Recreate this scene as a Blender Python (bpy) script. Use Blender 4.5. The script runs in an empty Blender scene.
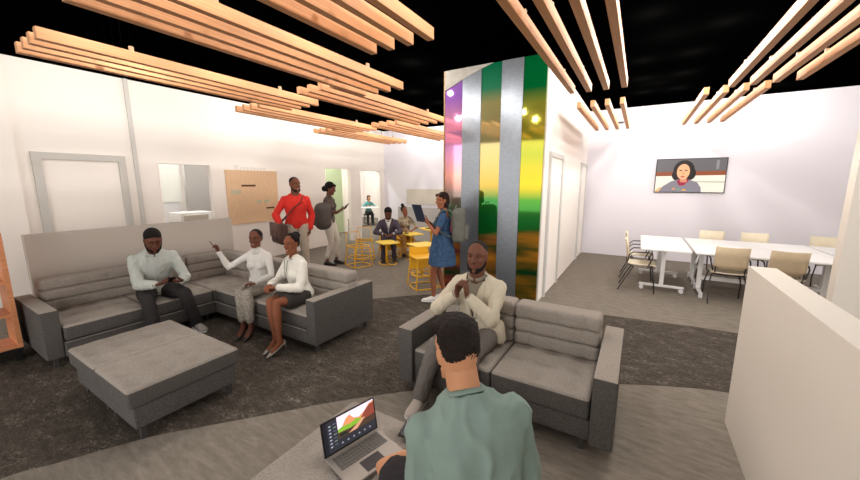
import bpy, bmesh, math, random
from mathutils import Vector, Matrix, noise
random.seed(7)
SC = bpy.context.scene
COL = bpy.data.collections.new('place'); SC.collection.children.link(COL)
PI = math.pi
V3 = Vector

# ------------------------------------------------------------------ materials
def lin(c):
    c = c / 255.0
    return c / 12.92 if c <= 0.04045 else ((c + 0.055) / 1.055) ** 2.4
def rgb(t): return (lin(t[0]), lin(t[1]), lin(t[2]), 1.0)

MATS = {}
def mat(name, col, rough=.6, metal=0., spec=.3, var=0., nscale=30., bump=0., bscale=200., stretch=None, col2=None, emit=0., coat=0., sub=0.):
    if name in MATS: return MATS[name]
    m = bpy.data.materials.new(name); m.use_nodes = True
    nt = m.node_tree; b = nt.nodes['Principled BSDF']
    b.inputs['Base Color'].default_value = rgb(col)
    b.inputs['Roughness'].default_value = rough
    b.inputs['Metallic'].default_value = metal
    b.inputs['Specular IOR Level'].default_value = spec
    if coat: b.inputs['Coat Weight'].default_value = coat
    if sub:
        b.inputs['Subsurface Weight'].default_value = sub
        b.inputs['Subsurface Radius'].default_value = (.02, .008, .004)
    tc = None
    if var or bump or col2:
        tc = nt.nodes.new('ShaderNodeTexCoord'); mp = nt.nodes.new('ShaderNodeMapping')
        if stretch: mp.inputs['Scale'].default_value = stretch
        nt.links.new(tc.outputs['Object'], mp.inputs['Vector'])
    if var or col2:
        n = nt.nodes.new('ShaderNodeTexNoise'); n.inputs['Scale'].default_value = nscale
        n.inputs['Detail'].default_value = 5
        nt.links.new(mp.outputs[0], n.inputs['Vector'])
        r = nt.nodes.new('ShaderNodeValToRGB')
        c1 = rgb(col); c2 = rgb(col2) if col2 else tuple(min(1, v * (1 - var)) for v in c1[:3]) + (1,)
        r.color_ramp.elements[0].position = .35; r.color_ramp.elements[1].position = .68
        r.color_ramp.elements[0].color = c2; r.color_ramp.elements[1].color = c1
        nt.links.new(n.outputs['Fac'], r.inputs['Fac'])
        nt.links.new(r.outputs['Color'], b.inputs['Base Color'])
    if bump:
        n2 = nt.nodes.new('ShaderNodeTexNoise'); n2.inputs['Scale'].default_value = bscale
        n2.inputs['Detail'].default_value = 3
        nt.links.new(mp.outputs[0], n2.inputs['Vector'])
        bp = nt.nodes.new('ShaderNodeBump'); bp.inputs['Strength'].default_value = bump
        bp.inputs['Distance'].default_value = .01
        nt.links.new(n2.outputs['Fac'], bp.inputs['Height'])
        nt.links.new(bp.outputs['Normal'], b.inputs['Normal'])
    if emit:
        b.inputs['Emission Color'].default_value = rgb(col)
        b.inputs['Emission Strength'].default_value = emit
    MATS[name] = m
    return m

WALL = mat('wall_paint', (244, 237, 230), .8, spec=.2)
WALLC = mat('wall_paint_cool', (232, 228, 236), .8, spec=.2)
CEIL = mat('black_ceiling', (1, 1, 1), 1., spec=.0)
TRIM = mat('grey_frame', (200, 196, 190), .6)
PART = mat('partition_grey', (188, 180, 171), .8)
HALF = mat('half_wall_paint', (226, 218, 208), .8, spec=.2)
SLAT = mat('pale_wood', (216, 158, 112), .6, var=.22, nscale=9, stretch=(14, 1, 14))
SHELFW = mat('orange_wood', (222, 150, 104), .5, var=.2, nscale=7, stretch=(8, 1, 8))
BOARD = mat('board_wood', (233, 196, 158), .6, var=.1, nscale=6, stretch=(6, 6, 1))
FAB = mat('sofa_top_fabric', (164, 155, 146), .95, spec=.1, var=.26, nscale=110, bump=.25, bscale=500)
FABD = mat('sofa_side_shade', (102, 98, 95), .95, spec=.1, var=.45, nscale=130, bump=.3, bscale=500)  # darker copy of the top fabric: shade of the sides put into the colour
PIPE = mat('sofa_piping', (150, 144, 136), .9)
LEGM = mat('dark_leg', (62, 60, 60), .5)
BLK = mat('black_metal', (22, 21, 21), .45)
WHITE = mat('white_laminate', (240, 239, 238), .4, spec=.4)
WHITEM = mat('white_metal', (228, 227, 228), .4, spec=.4)
PLY = mat('chair_ply', (240, 228, 202), .5, var=.06, nscale=12)
PLYB = mat('chair_ply_back', (206, 186, 156), .5, var=.1, nscale=12)
CHR = mat('chair_metal', (70, 66, 64), .35, metal=.8)
YEL = mat('yellow_paint', (240, 182, 40), .45)
YELT = mat('yellow_top', (240, 205, 84), .5)
CONC = mat('concrete_panel', (150, 146, 138), .8, var=.25, nscale=9, bump=.2, bscale=30)
STEEL = mat('brushed_steel', (134, 139, 146), .3, metal=.7, var=.18, nscale=5, stretch=(3, 1, 14), bump=.06, bscale=9)
OSB = mat('panel_edge', (176, 140, 92), .7, var=.5, nscale=40)

# ------------------------------------------------------------------ mesh builder
class MB:
    def __init__(s): s.v = []; s.f = []; s.m = []; s.cm = 0
    def add(s, vs, fs):
        o = len(s.v); s.v += [V3(p) for p in vs]
        for f in fs: s.f.append([i + o for i in f]); s.m.append(s.cm)
        return s
    def box(s, x0, x1, y0, y1, z0, z1, M=None):
        vs = [V3((x, y, z)) for z in (z0, z1) for y in (y0, y1) for x in (x0, x1)]
        if M: vs = [M @ p for p in vs]
        return s.add(vs, [(0, 2, 3, 1), (4, 5, 7, 6), (0, 1, 5, 4), (2, 6, 7, 3), (0, 4, 6, 2), (1, 3, 7, 5)])
    def rbox(s, x0, x1, y0, y1, z0, z1, r=.01, n=(3, 3, 3), M=None, fn=None):
        """box with rounded edges, gridded so that fn(p, u, v, w) can shape it"""
        c = V3(((x0 + x1) / 2, (y0 + y1) / 2, (z0 + z1) / 2)); h = V3(((x1 - x0) / 2, (y1 - y0) / 2, (z1 - z0) / 2))
        r = min(r, h.x, h.y, h.z)
        def coords(hh, k):
            e = hh - r; a = [-hh, -hh + r * .3, -hh + r * .7]
            mid = [-e + 2 * e * i / k for i in range(k + 1)]
            return a + mid + [-q for q in reversed(a)]
        A = [coords(h[i], n[i]) for i in range(3)]
        idx = {}
        vs = []; fs = []
        def vid(i, j, k):
            key = (i, j, k)
            if key not in idx:
                q = V3((A[0][i], A[1][j], A[2][k])); inn = V3([max(-(h[a] - r), min(h[a] - r, q[a])) for a in range(3)])
                d = q - inn
                if d.length > 1e-9 and r > 0: q = inn + d.normalized() * r
                p = q + c
                if fn: p = fn(p, (q.x / h.x, q.y / h.y, q.z / h.z))
                if M: p = M @ p
                idx[key] = len(vs); vs.append(p)
            return idx[key]
        N = [len(a) for a in A]
        for i in range(N[0] - 1):
            for j in range(N[1] - 1):
                fs.append([vid(i, j, 0), vid(i, j + 1, 0), vid(i + 1, j + 1, 0), vid(i + 1, j, 0)])
                k = N[2] - 1
                fs.append([vid(i, j, k), vid(i + 1, j, k), vid(i + 1, j + 1, k), vid(i, j + 1, k)])
        for i in range(N[0] - 1):
            for k in range(N[2] - 1):
                fs.append([vid(i, 0, k), vid(i + 1, 0, k), vid(i + 1, 0, k + 1), vid(i, 0, k + 1)])
                j = N[1] - 1
                fs.append([vid(i, j, k), vid(i, j, k + 1), vid(i + 1, j, k + 1), vid(i + 1, j, k)])
        for j in range(N[1] - 1):
            for k in range(N[2] - 1):
                fs.append([vid(0, j, k), vid(0, j, k + 1), vid(0, j + 1, k + 1), vid(0, j + 1, k)])
                i = N[0] - 1
                fs.append([vid(i, j, k), vid(i, j + 1, k), vid(i, j + 1, k + 1), vid(i, j, k + 1)])
        return s.add(vs, fs)
    def loft(s, rings, n=14, cap=True):
        """rings: (centre, a_vec, b_vec) ellipses"""
        vs = []
        for c, a, b in rings:
            for i in range(n):
                t = 2 * PI * i / n
                vs.append(V3(c) + V3(a) * math.cos(t) + V3(b) * math.sin(t))
        fs = []
        for k in range(len(rings) - 1):
            for i in range(n):
                j = (i + 1) % n
                fs.append((k * n + i, k * n + j, (k + 1) * n + j, (k + 1) * n + i))
        if cap:
            fs.append(tuple(reversed(range(n)))); fs.append(tuple(range((len(rings) - 1) * n, len(rings) * n)))
        return s.add(vs, fs)
    def tube(s, pts, rad, n=8, flat=1., up=V3((0, 0, 1)), ends=True):
        pts = [V3(p) for p in pts]
        if not isinstance(rad, (list, tuple)): rad = [rad] * len(pts)
        rings = []; prev = None
        for i, p in enumerate(pts):
            d = (pts[min(i + 1, len(pts) - 1)] - pts[max(i - 1, 0)]).normalized()
            if prev is None:
                a = d.cross(up)
                if a.length < .05: a = d.cross(V3((1, 0, 0)))
            else: a = prev - d * prev.dot(d)
            a.normalize(); b = d.cross(a).normalized(); prev = a
            rings.append((p, a * rad[i], b * rad[i] * flat))
        if ends:   # rounded ends
            d0 = (pts[0] - pts[1]).normalized(); d1 = (pts[-1] - pts[-2]).normalized()
            c, a, b = rings[0]; r0 = [(c + d0 * rad[0] * .8 * flat, a * .45, b * .45), (c + d0 * rad[0] * .5 * flat, a * .8, b * .8)]
            c, a, b = rings[-1]; r1 = [(c + d1 * rad[-1] * .5 * flat, a * .8, b * .8), (c + d1 * rad[-1] * .8 * flat, a * .45, b * .45)]
            rings = r0 + rings + r1
        return s.loft(rings, n)
    def ell(s, c, r, R=None, n=14, m=9):
        c = V3(c); vs = []; fs = []
        if isinstance(r, (int, float)): r = (r, r, r)
        for j in range(1, m):
            ph = PI * j / m
            for i in range(n):
                t = 2 * PI * i / n
                p = V3((r[0] * math.sin(ph) * math.cos(t), r[1] * math.sin(ph) * math.sin(t), r[2] * math.cos(ph)))
                if R: p = R @ p
                vs.append(c + p)
        tz = V3((0, 0, r[2])); tz = R @ tz if R else tz
        vs += [c + tz, c - tz]; T = len(vs) - 2; B = T + 1
        for j in range(m - 2):
            for i in range(n):
                k = (i + 1) % n
                fs.append((j * n + i, (j + 1) * n + i, (j + 1) * n + k, j * n + k))
        for i in range(n):
            k = (i + 1) % n
            fs.append((T, i, k)); fs.append((B, (m - 2) * n + k, (m - 2) * n + i))
        return s.add(vs, fs)
    def poly(s, pts, M=None):
        p = [V3(q) for q in pts]
        if M: p = [M @ q for q in p]
        return s.add(p, [tuple(range(len(p)))])
    def prism(s, pts2, z0, z1, M=None):
        n = len(pts2); vs = [V3((x, y, z0)) for x, y in pts2] + [V3((x, y, z1)) for x, y in pts2]
        if M: vs = [M @ p for p in vs]
        return s.add(vs, [tuple(reversed(range(n))), tuple(range(n, 2 * n))] + [(i, (i + 1) % n, (i + 1) % n + n, i + n) for i in range(n)])
    def mesh(s, name):
        me = bpy.data.meshes.new(name)
        me.from_pydata([tuple(p) for p in s.v], [], s.f)
        if any(s.m): me.polygons.foreach_set('material_index', s.m)
        me.update()
        return me
    def build(s, name, mats, parent=None, smooth=False, world=False, fix=False):
        if world and parent is not None:
            o = parent.location.copy()
            q = parent.parent
            while q is not None: o = o + q.location; q = q.parent
            s.v = [p - o for p in s.v]
        me = s.mesh(name)
        if fix:
            bm = bmesh.new(); bm.from_mesh(me); bmesh.ops.recalc_face_normals(bm, faces=bm.faces); bm.to_mesh(me); bm.free()
        return link(name, me, mats, parent, smooth)

def link(name, me, mats, parent=None, smooth=False):
    if not isinstance(mats, (list, tuple)): mats = [mats]
    k = len(me.materials)
    for i, m in enumerate(mats):
        if i < k: me.materials[i] = m
        else: me.materials.append(m)
    if smooth: me.polygons.foreach_set('use_smooth', [True] * len(me.polygons))
    o = bpy.data.objects.new(name, me); COL.objects.link(o)
    if parent is not None: o.parent = parent
    return o
def smooth_by_angle(o, deg=40):
    me = o.data; me.polygons.foreach_set('use_smooth', [True] * len(me.polygons))
    bm = bmesh.new(); bm.from_mesh(me)
    for e in bm.edges:
        if len(e.link_faces) == 2 and e.calc_face_angle(0) > math.radians(deg): e.smooth = False
    bm.to_mesh(me); bm.free(); return o
def thing(name, label, cat, loc=(0, 0, 0), rz=0, group=None):
    o = bpy.data.objects.new(name, None); COL.objects.link(o)
    o.location = loc; o.rotation_euler = (0, 0, rz); o.empty_display_size = .1
    o['label'] = label; o['category'] = cat
    if group: o['group'] = group
    return o
def tag(o, label, cat, group=None):
    o['label'] = label; o['category'] = cat
    if group: o['group'] = group
    return o
def struct(o): o['kind'] = 'structure'; return o
def copy_tree(o, parent=None):
    c = o.copy(); COL.objects.link(c)
    if parent is not None: c.parent = parent
    for ch in [k for k in bpy.data.objects if k.parent == o]: copy_tree(ch, c)
    return c
def box_obj(name, x0, x1, y0, y1, z0, z1, m, parent=None, bev=0, world=True):
    mb = MB()
    if bev: mb.rbox(x0, x1, y0, y1, z0, z1, bev, (1, 1, 1))
    else: mb.box(x0, x1, y0, y1, z0, z1)
    return mb.build(name, m, parent, world=world and parent is not None, smooth=False)

# ------------------------------------------------------------------ room
CH = 3.53
XL = -7.65; YB = 9.67; XM = -1.19; YM = 5.15
def wallbox(name, *a, m=WALL, parent=None): return struct(box_obj(name, *a, m, parent))

# floor : light streaked carpet with a curved dark carpet band
def floor_mat(name, base, c2, c3, scale, stretch, speck=None):
    m = bpy.data.materials.new(name); m.use_nodes = True; nt = m.node_tree; b = nt.nodes['Principled BSDF']
    b.inputs['Roughness'].default_value = .95; b.inputs['Specular IOR Level'].default_value = .12
    tc = nt.nodes.new('ShaderNodeTexCoord'); mp = nt.nodes.new('ShaderNodeMapping'); mp.inputs['Scale'].default_value = stretch
    mp.inputs['Rotation'].default_value = (0, 0, .35)
    nt.links.new(tc.outputs['Object'], mp.inputs['Vector'])
    n = nt.nodes.new('ShaderNodeTexNoise'); n.inputs['Scale'].default_value = scale; n.inputs['Detail'].default_value = 8; n.inputs['Roughness'].default_value = .7
    nt.links.new(mp.outputs[0], n.inputs['Vector'])
    r = nt.nodes.new('ShaderNodeValToRGB'); e = r.color_ramp.elements
    e[0].position = .3; e[0].color = rgb(c2); e[1].position = .72; e[1].color = rgb(c3)
    k = e.new(.5); k.color = rgb(base)
    nt.links.new(n.outputs['Fac'], r.inputs['Fac'])
    out = r.outputs['Color']
    if speck:
        n2 = nt.nodes.new('ShaderNodeTexNoise'); n2.inputs['Scale'].default_value = 16; n2.inputs['Detail'].default_value = 10; n2.inputs['Roughness'].default_value = .78
        n2.inputs['Distortion'].default_value = .6
        nt.links.new(mp.outputs[0], n2.inputs['Vector'])
        n3 = nt.nodes.new('ShaderNodeTexNoise'); n3.inputs['Scale'].default_value = 2.2; nt.links.new(mp.outputs[0], n3.inputs['Vector'])
        mu = nt.nodes.new('ShaderNodeMath'); mu.operation = 'MULTIPLY_ADD'; mu.inputs[1].default_value = .35
        nt.links.new(n3.outputs['Fac'], mu.inputs[0]); nt.links.new(n2.outputs['Fac'], mu.inputs[2])
        r2 = nt.nodes.new('ShaderNodeValToRGB'); r2.color_ramp.elements[0].position = .71; r2.color_ramp.elements[1].position = .88
        nt.links.new(mu.outputs[0], r2.inputs['Fac'])
        mx = nt.nodes.new('ShaderNodeMixRGB'); nt.links.new(r2.outputs['Color'], mx.inputs['Fac'])
        nt.links.new(out, mx.inputs['Color1']); mx.inputs['Color2'].default_value = rgb(speck)
        out = mx.outputs['Color']
    nt.links.new(out, b.inputs['Base Color'])
    return m
FL = floor_mat('light_carpet', (128, 120, 110), (110, 102, 92), (144, 135, 125), 5, (1.2, 4.5, 1))
FD = floor_mat('dark_carpet', (74, 67, 60), (56, 50, 45), (92, 84, 76), 6, (2, 4, 1), speck=(140, 131, 120))
def smooth_curve(pts, k=8):
    out = []
    P = [pts[0]] + pts + [pts[-1]]
    for i in range(1, len(P) - 2):
        for j in range(k):
            t = j / k; a, b, c, d = (V3(q + (0,)) for q in P[i - 1:i + 3])
            q = .5 * ((2 * b) + (-a + c) * t + (2 * a - 5 * b + 4 * c - d) * t * t + (-a + 3 * b - 3 * c + d) * t ** 3)
            out.append((q.x, q.y))
    out.append(pts[-1]); return out
mb = MB(); mb.box(-7.9, 14, -12, 9.9, -.1, 0)
struct(mb.build('floor', FL))
low = smooth_curve([(-3.6, -2.5), (-3.35, -.4), (-3.2, .23), (-3.07, .46), (-2.84, .86), (-2.64, 1.1), (-2.19, 1.62), (-2.01, 1.83), (-1.5, 2.33), (-.85, 2.85), (0, 3.33), (.46, 3.55), (.85, 3.67), (2.2, 3.95), (4.5, 4.0)])
upp = smooth_curve([(4.5, 5.35), (1.18, 5.26), (.59, 5.21), (-.26, 5.1), (-1.4, 4.98), (-2.63, 4.71), (-3.44, 3.97), (-4.2, 3.3), (-5.0, 2.3), (-5.9, .8), (-6.6, -2.5)])
mb = MB(); ring = low + upp; n = len(ring)
mb.v = [V3((x, y, .003)) for x, y in ring] + [V3((x, y, -.002)) for x, y in ring]
mb.f = [tuple(range(n)), tuple(reversed(range(n, 2 * n)))] + [(i, i + n, (i + 1) % n + n, (i + 1) % n) for i in range(n)]; mb.m = [0] * len(mb.f)
struct(mb.build('floor_dark_band', FD, fix=True))

wallbox('ceiling', -12.6, 7.5, -4.5, 14.2, CH, CH + .08, m=CEIL)
# left wall with openings (window at 2.99..3.94, doors 7.0..7.99 and 8.44..9.44, glazed frame 1.43..2.51)
mb = MB()
T = .12
def lw(y0, y1, z0, z1): mb.box(XL - T, XL, y0, y1, z0, z1)
lw(1.28, 2.99, 0, CH); lw(2.99, 3.94, 0, .9); lw(2.99, 3.94, 2.17, CH); lw(3.94, 7.0, 0, CH); lw(7.0, 7.99, 2.2, CH); lw(7.99, 8.44, 0, CH); lw(8.44, 9.42, 2.18, CH); lw(9.42, YB + .12, 0, CH)
mb.box(XL - T, XL + .09, -4.5, 1.28, 0, CH)
struct(mb.build('wall_left', WALL))
wallbox('trim_1', XL, XL + .035, 2.64, 2.70, 0, CH, m=mat('seam_strip', (206, 202, 197), .7))
d3 = wallbox('door_3', XL, XL + .012, 1.53, 2.42, 0, 2.14, m=WALL)
fr = MB(); fr.box(XL, XL + .05, 1.43, 1.53, 0, 2.24); fr.box(XL, XL + .05, 2.42, 2.52, 0, 2.24); fr.box(XL, XL + .05, 1.53, 2.42, 2.14, 2.24)
fr.build('door_frame', TRIM, d3)
# back wall and its opening through doors
wallbox('wall_back', XL, XM - .12, YB, YB + .12, 0, CH, m=WALLC)
# feature wall block carrying the mural
wallbox('wall_feature', -2.79, XM, YM + .02, YB, 0, CH)
wallbox('wall_conference', XM, 7.5, YB, YB + .12, 0, CH, m=WALLC)
for i, (y0, y1) in enumerate(((5.43, 6.45), (8.66, 9.60))):
    d = wallbox('door_%d' % (i + 4), XM, XM + .012, y0 + .07, y1 - .07, 0.01, 2.18)
    fr = MB(); fr.box(XM, XM + .035, y0, y0 + .07, 0, 2.25); fr.box(XM, XM + .035, y1 - .07, y1, 0, 2.25); fr.box(XM, XM + .035, y0 + .07, y1 - .07, 2.18, 2.25)
    fr.build('door_frame', mat('door_frame_paint', (206, 203, 200), .6), d)
wallbox('wall_right', 1.60, 7.5, 4.5, 4.62, 0, CH, m=HALF)
wallbox('wall_right_low', .70, .845, -1.2, 3.17, 0, 1.21, m=HALF)
wallbox('wall_partition', -5.93, -5.83, .93, 3.24, 0, 1.21, m=PART)
wallbox('wall_back_low', -6.6, -2.9, 9.0, 9.12, 0, 1.05, m=mat('low_wall_grey', (188, 184, 182), .8))
tag(box_obj('notice_panel', -6.69, -5.0, YB - .03, YB - .001, 1.1, 1.6, mat('beige_panel', (212, 204, 192), .8)), 'wide beige panel on the far wall behind the low grey wall', 'panel')
# rooms seen through the left wall's openings
mb = MB()
mb.box(-12.6, -12.5, 2.0, 14.2, 0, CH)                 # far side
mb.box(-12.5, XL - T, 2.2, 2.3, 0, CH); mb.box(-12.5, XL - T, 6.6, 6.7, 0, CH)
mb.box(-12.5, XL - T, 14.1, 14.2, 0, CH); mb.box(XL - T - .1, XL - T, YB + .12, 14.1, 0, CH)
struct(mb.build('wall_side_rooms', WALL))
struct(box_obj('floor_side_rooms', -12.6, -7.9, 2.0, 14.2, -.1, 0, FL))
wallbox('wall_green', -9.4, -9.3, 6.7, 9.28, 0, CH, m=mat('green_paint', (178, 192, 156), .8))
wallbox('wall_side_return', -9.3, -9.2, 9.28, 9.4, 0, CH)
w = wallbox('window_1', XL - .075, XL - .055, 2.99, 3.94, .9, 2.17, m=None or mat('clear_glass', (255, 255, 255), .0))
g = MATS['clear_glass'].node_tree.nodes['Principled BSDF']; g.inputs['Transmission Weight'].default_value = 1.; g.inputs['IOR'].default_value = 1.01
fr = MB(); a = .025
fr.box(XL - T, XL + .01, 2.99, 2.99 + a, .9, 2.17); fr.box(XL - T, XL + .01, 3.94 - a, 3.94, .9, 2.17); fr.box(XL - T, XL + .01, 2.99 + a, 3.94 - a, 2.17 - a, 2.17); fr.box(XL - T, XL + .01, 2.99 + a, 3.94 - a, .9, .9 + a)
fr.build('window_frame', WALL, w)
wallbox('wall_side_grey', -10.2, -10.1, 4.53, 6.6, 0, CH, m=mat('grey_paint', (176, 172, 168), .8))
t = thing('whiteboard', 'large white board on the wall of the side room seen through the window opening', 'whiteboard', (-10.0, 4.5, 0))
box_obj('board', -10.4, -10.36, 3.7, 4.52, 1.30, 2.4, mat('whiteboard_face', (238, 240, 232), .3), t)
box_obj('stand', -10.46, -10.4, 3.75, 4.48, 0, 2.3, WHITEM, t)
t = thing('cabinet', 'small white cabinet with a grey front seen through the window opening', 'cabinet', (-8.6, 3.9, 0))
box_obj('body', -9.0, -8.5, 3.62, 4.28, 0, 1.14, WHITE, t, .01)
box_obj('door', -8.5, -8.485, 3.70, 4.2, .72, 1.08, mat('cabinet_front', (176, 168, 156), .6), t)

# small vent high on the conference wall
t = thing('air_vent', 'tiny grey air vent high on the conference room wall', 'vent', (-.55, YB, 3.2))
box_obj('frame', -.66, -.44, YB - .012, YB - .001, 3.18, 3.23, mat('vent_grey', (150, 150, 150)), t)
box_obj('grille', -.64, -.46, YB - .016, YB - .012, 3.19, 3.22, mat('vent_dark', (70, 70, 72)), t)

# wooden notice board on the left wall
t = thing('wooden_board', 'square pale wooden wall board with small dark strips behind the man in red', 'board', (XL, 4.8, .88))
box_obj('panel', XL + .001, XL + .03, 4.2, 5.43, .88, 2.07, BOARD, t)
for y0, y1, z0, z1, m, l in ((4.53, 4.86, 1.71, 1.75, mat('bar_brown', (90, 52, 24)), 'dark brown strip'), (5.09, 5.30, 1.185, 1.22, MATS['bar_brown'], 'dark brown strip'),
                          (4.29, 4.5, 1.55, 1.64, mat('tag_grey', (196, 190, 164)), 'faded grey strip'), (4.87, 4.98, 1.33, 1.40, MATS['tag_grey'], 'faded grey strip'), (5.05, 5.18, 1.33, 1.40, MATS['tag_grey'], 'faded grey strip')):
    o = box_obj('label_strip', XL + .03, XL + .036, y0, y1, z0, z1, m, t); o['label'] = l
mb = MB()
for i, (y, w_, h_) in enumerate(((4.42, .10, .10), (4.55, .05, .06), (4.62, .05, .06), (4.70, .06, .06), (4.79, .04, .08), (4.86, .05, .06), (4.94, .05, .06), (5.02, .05, .06), (5.10, .06, .06))):
    for q in range(3): mb.box(XL + .001, XL + .006, y, y + w_ * (1 if q != 1 else .7), 2.085 + q * h_ / 3, 2.085 + q * h_ / 3 + h_ / 5)
tag(mb.build('wall_lettering', mat('lettering_grey', (214, 211, 207))), 'row of faint grey lettering above the wooden board', 'lettering')

# ------------------------------------------------------------------ mural
def mural_mat(name, stops, streak):
    m = bpy.data.materials.new(name); m.use_nodes = True; nt = m.node_tree; b = nt.nodes['Principled BSDF']
    b.inputs['Roughness'].default_value = .05; b.inputs['Metallic'].default_value = .58; b.inputs['Coat Weight'].default_value = 0.
    b.inputs['Coat Roughness'].default_value = 0.; b.inputs['Coat IOR'].default_value = 1.8
    tc = nt.nodes.new('ShaderNodeTexCoord'); sp = nt.nodes.new('ShaderNodeSeparateXYZ'); nt.links.new(tc.outputs['Object'], sp.inputs[0])
    mr = nt.nodes.new('ShaderNodeMapRange'); mr.inputs['From Max'].default_value = CH
    # diagonal streaks disturb the lower part of the print
    mp = nt.nodes.new('ShaderNodeMapping'); mp.inputs['Rotation'].default_value = (0, .45, 0); mp.inputs['Scale'].default_value = (.5, 1, 3)
    nt.links.new(tc.outputs['Object'], mp.inputs['Vector'])
    n = nt.nodes.new('ShaderNodeTexNoise'); n.inputs['Scale'].default_value = 1.6; n.inputs['Detail'].default_value = 3; nt.links.new(mp.outputs[0], n.inputs['Vector'])
    nt.links.new(sp.outputs['Z'], mr.inputs['Value'])
    r = nt.nodes.new('ShaderNodeValToRGB'); cr = r.color_ramp
    while len(cr.elements) > 1: cr.elements.remove(cr.elements[0])
    cr.elements[0].position = stops[0][0]; cr.elements[0].color = rgb(stops[0][1])
    for p, c in stops[1:]:
        e = cr.elements.new(p); e.color = rgb(c)
    nt.links.new(mr.outputs[0], r.inputs['Fac'])
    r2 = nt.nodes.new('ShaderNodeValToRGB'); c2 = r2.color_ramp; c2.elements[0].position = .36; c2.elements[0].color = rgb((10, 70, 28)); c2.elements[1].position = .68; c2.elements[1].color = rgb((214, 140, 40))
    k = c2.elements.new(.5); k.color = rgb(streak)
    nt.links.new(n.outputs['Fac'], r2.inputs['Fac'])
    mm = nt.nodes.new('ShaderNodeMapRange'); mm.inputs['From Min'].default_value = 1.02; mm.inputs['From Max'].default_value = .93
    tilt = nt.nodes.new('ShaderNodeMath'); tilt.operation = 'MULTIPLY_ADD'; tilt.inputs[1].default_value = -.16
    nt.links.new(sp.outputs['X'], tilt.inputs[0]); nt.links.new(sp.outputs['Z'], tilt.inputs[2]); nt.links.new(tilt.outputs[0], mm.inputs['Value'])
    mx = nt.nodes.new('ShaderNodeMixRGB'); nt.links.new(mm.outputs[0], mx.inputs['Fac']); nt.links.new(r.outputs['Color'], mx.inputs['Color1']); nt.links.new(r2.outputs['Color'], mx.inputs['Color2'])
    nt.links.new(mx.outputs['Color'], b.inputs['Base Color'])
    return m
G = (16, 100, 36)
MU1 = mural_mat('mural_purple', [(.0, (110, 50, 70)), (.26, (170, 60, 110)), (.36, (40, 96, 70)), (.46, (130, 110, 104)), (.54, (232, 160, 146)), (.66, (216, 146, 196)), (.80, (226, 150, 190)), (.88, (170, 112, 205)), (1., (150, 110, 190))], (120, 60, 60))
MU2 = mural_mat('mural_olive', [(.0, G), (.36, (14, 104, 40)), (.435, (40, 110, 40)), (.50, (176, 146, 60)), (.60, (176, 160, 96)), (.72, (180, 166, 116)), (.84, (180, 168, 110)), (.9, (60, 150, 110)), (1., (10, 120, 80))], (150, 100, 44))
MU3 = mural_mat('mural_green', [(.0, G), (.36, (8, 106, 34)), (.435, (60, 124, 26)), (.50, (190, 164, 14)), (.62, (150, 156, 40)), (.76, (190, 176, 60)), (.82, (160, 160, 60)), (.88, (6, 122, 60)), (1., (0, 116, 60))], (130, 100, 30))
t = thing('mural', 'tall glossy mural of coloured and brushed metal strips on the feature wall', 'mural', (-2.0, YM, 0))
xs = [-2.79, -2.48, -2.17, -1.85, -1.53, -1.21]
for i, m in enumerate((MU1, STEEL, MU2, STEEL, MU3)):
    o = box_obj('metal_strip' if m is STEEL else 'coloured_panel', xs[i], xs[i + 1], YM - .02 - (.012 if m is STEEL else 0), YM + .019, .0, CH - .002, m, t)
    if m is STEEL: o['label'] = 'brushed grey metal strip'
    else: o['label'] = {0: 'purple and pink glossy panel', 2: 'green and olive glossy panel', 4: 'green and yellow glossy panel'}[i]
mb = MB(); mb.add([(-2.79, YM - .024, 3.23), (-2.48, YM - .024, 3.36), (-2.17, YM - .024, 3.47), (-1.98, YM - .024, CH - .003), (-2.79, YM - .024, CH - .003),
                   (-2.79, YM - .038, 3.23), (-2.48, YM - .038, 3.36), (-2.17, YM - .038, 3.47), (-1.98, YM - .038, CH - .003), (-2.79, YM - .038, CH - .003)],
                  [(4, 3, 2, 1, 0), (5, 6, 7, 8, 9)] + [(i, (i + 1) % 5, (i + 1) % 5 + 5, i + 5) for i in range(5)])
o = mb.build('corner_panel', CONC, t, world=True, fix=True); o['label'] = 'grey stone-textured triangular panel'
box_obj('panel_edge', -2.81, -2.79, YM - .03, YM + .25, 0, CH - .002, OSB, t)

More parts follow.
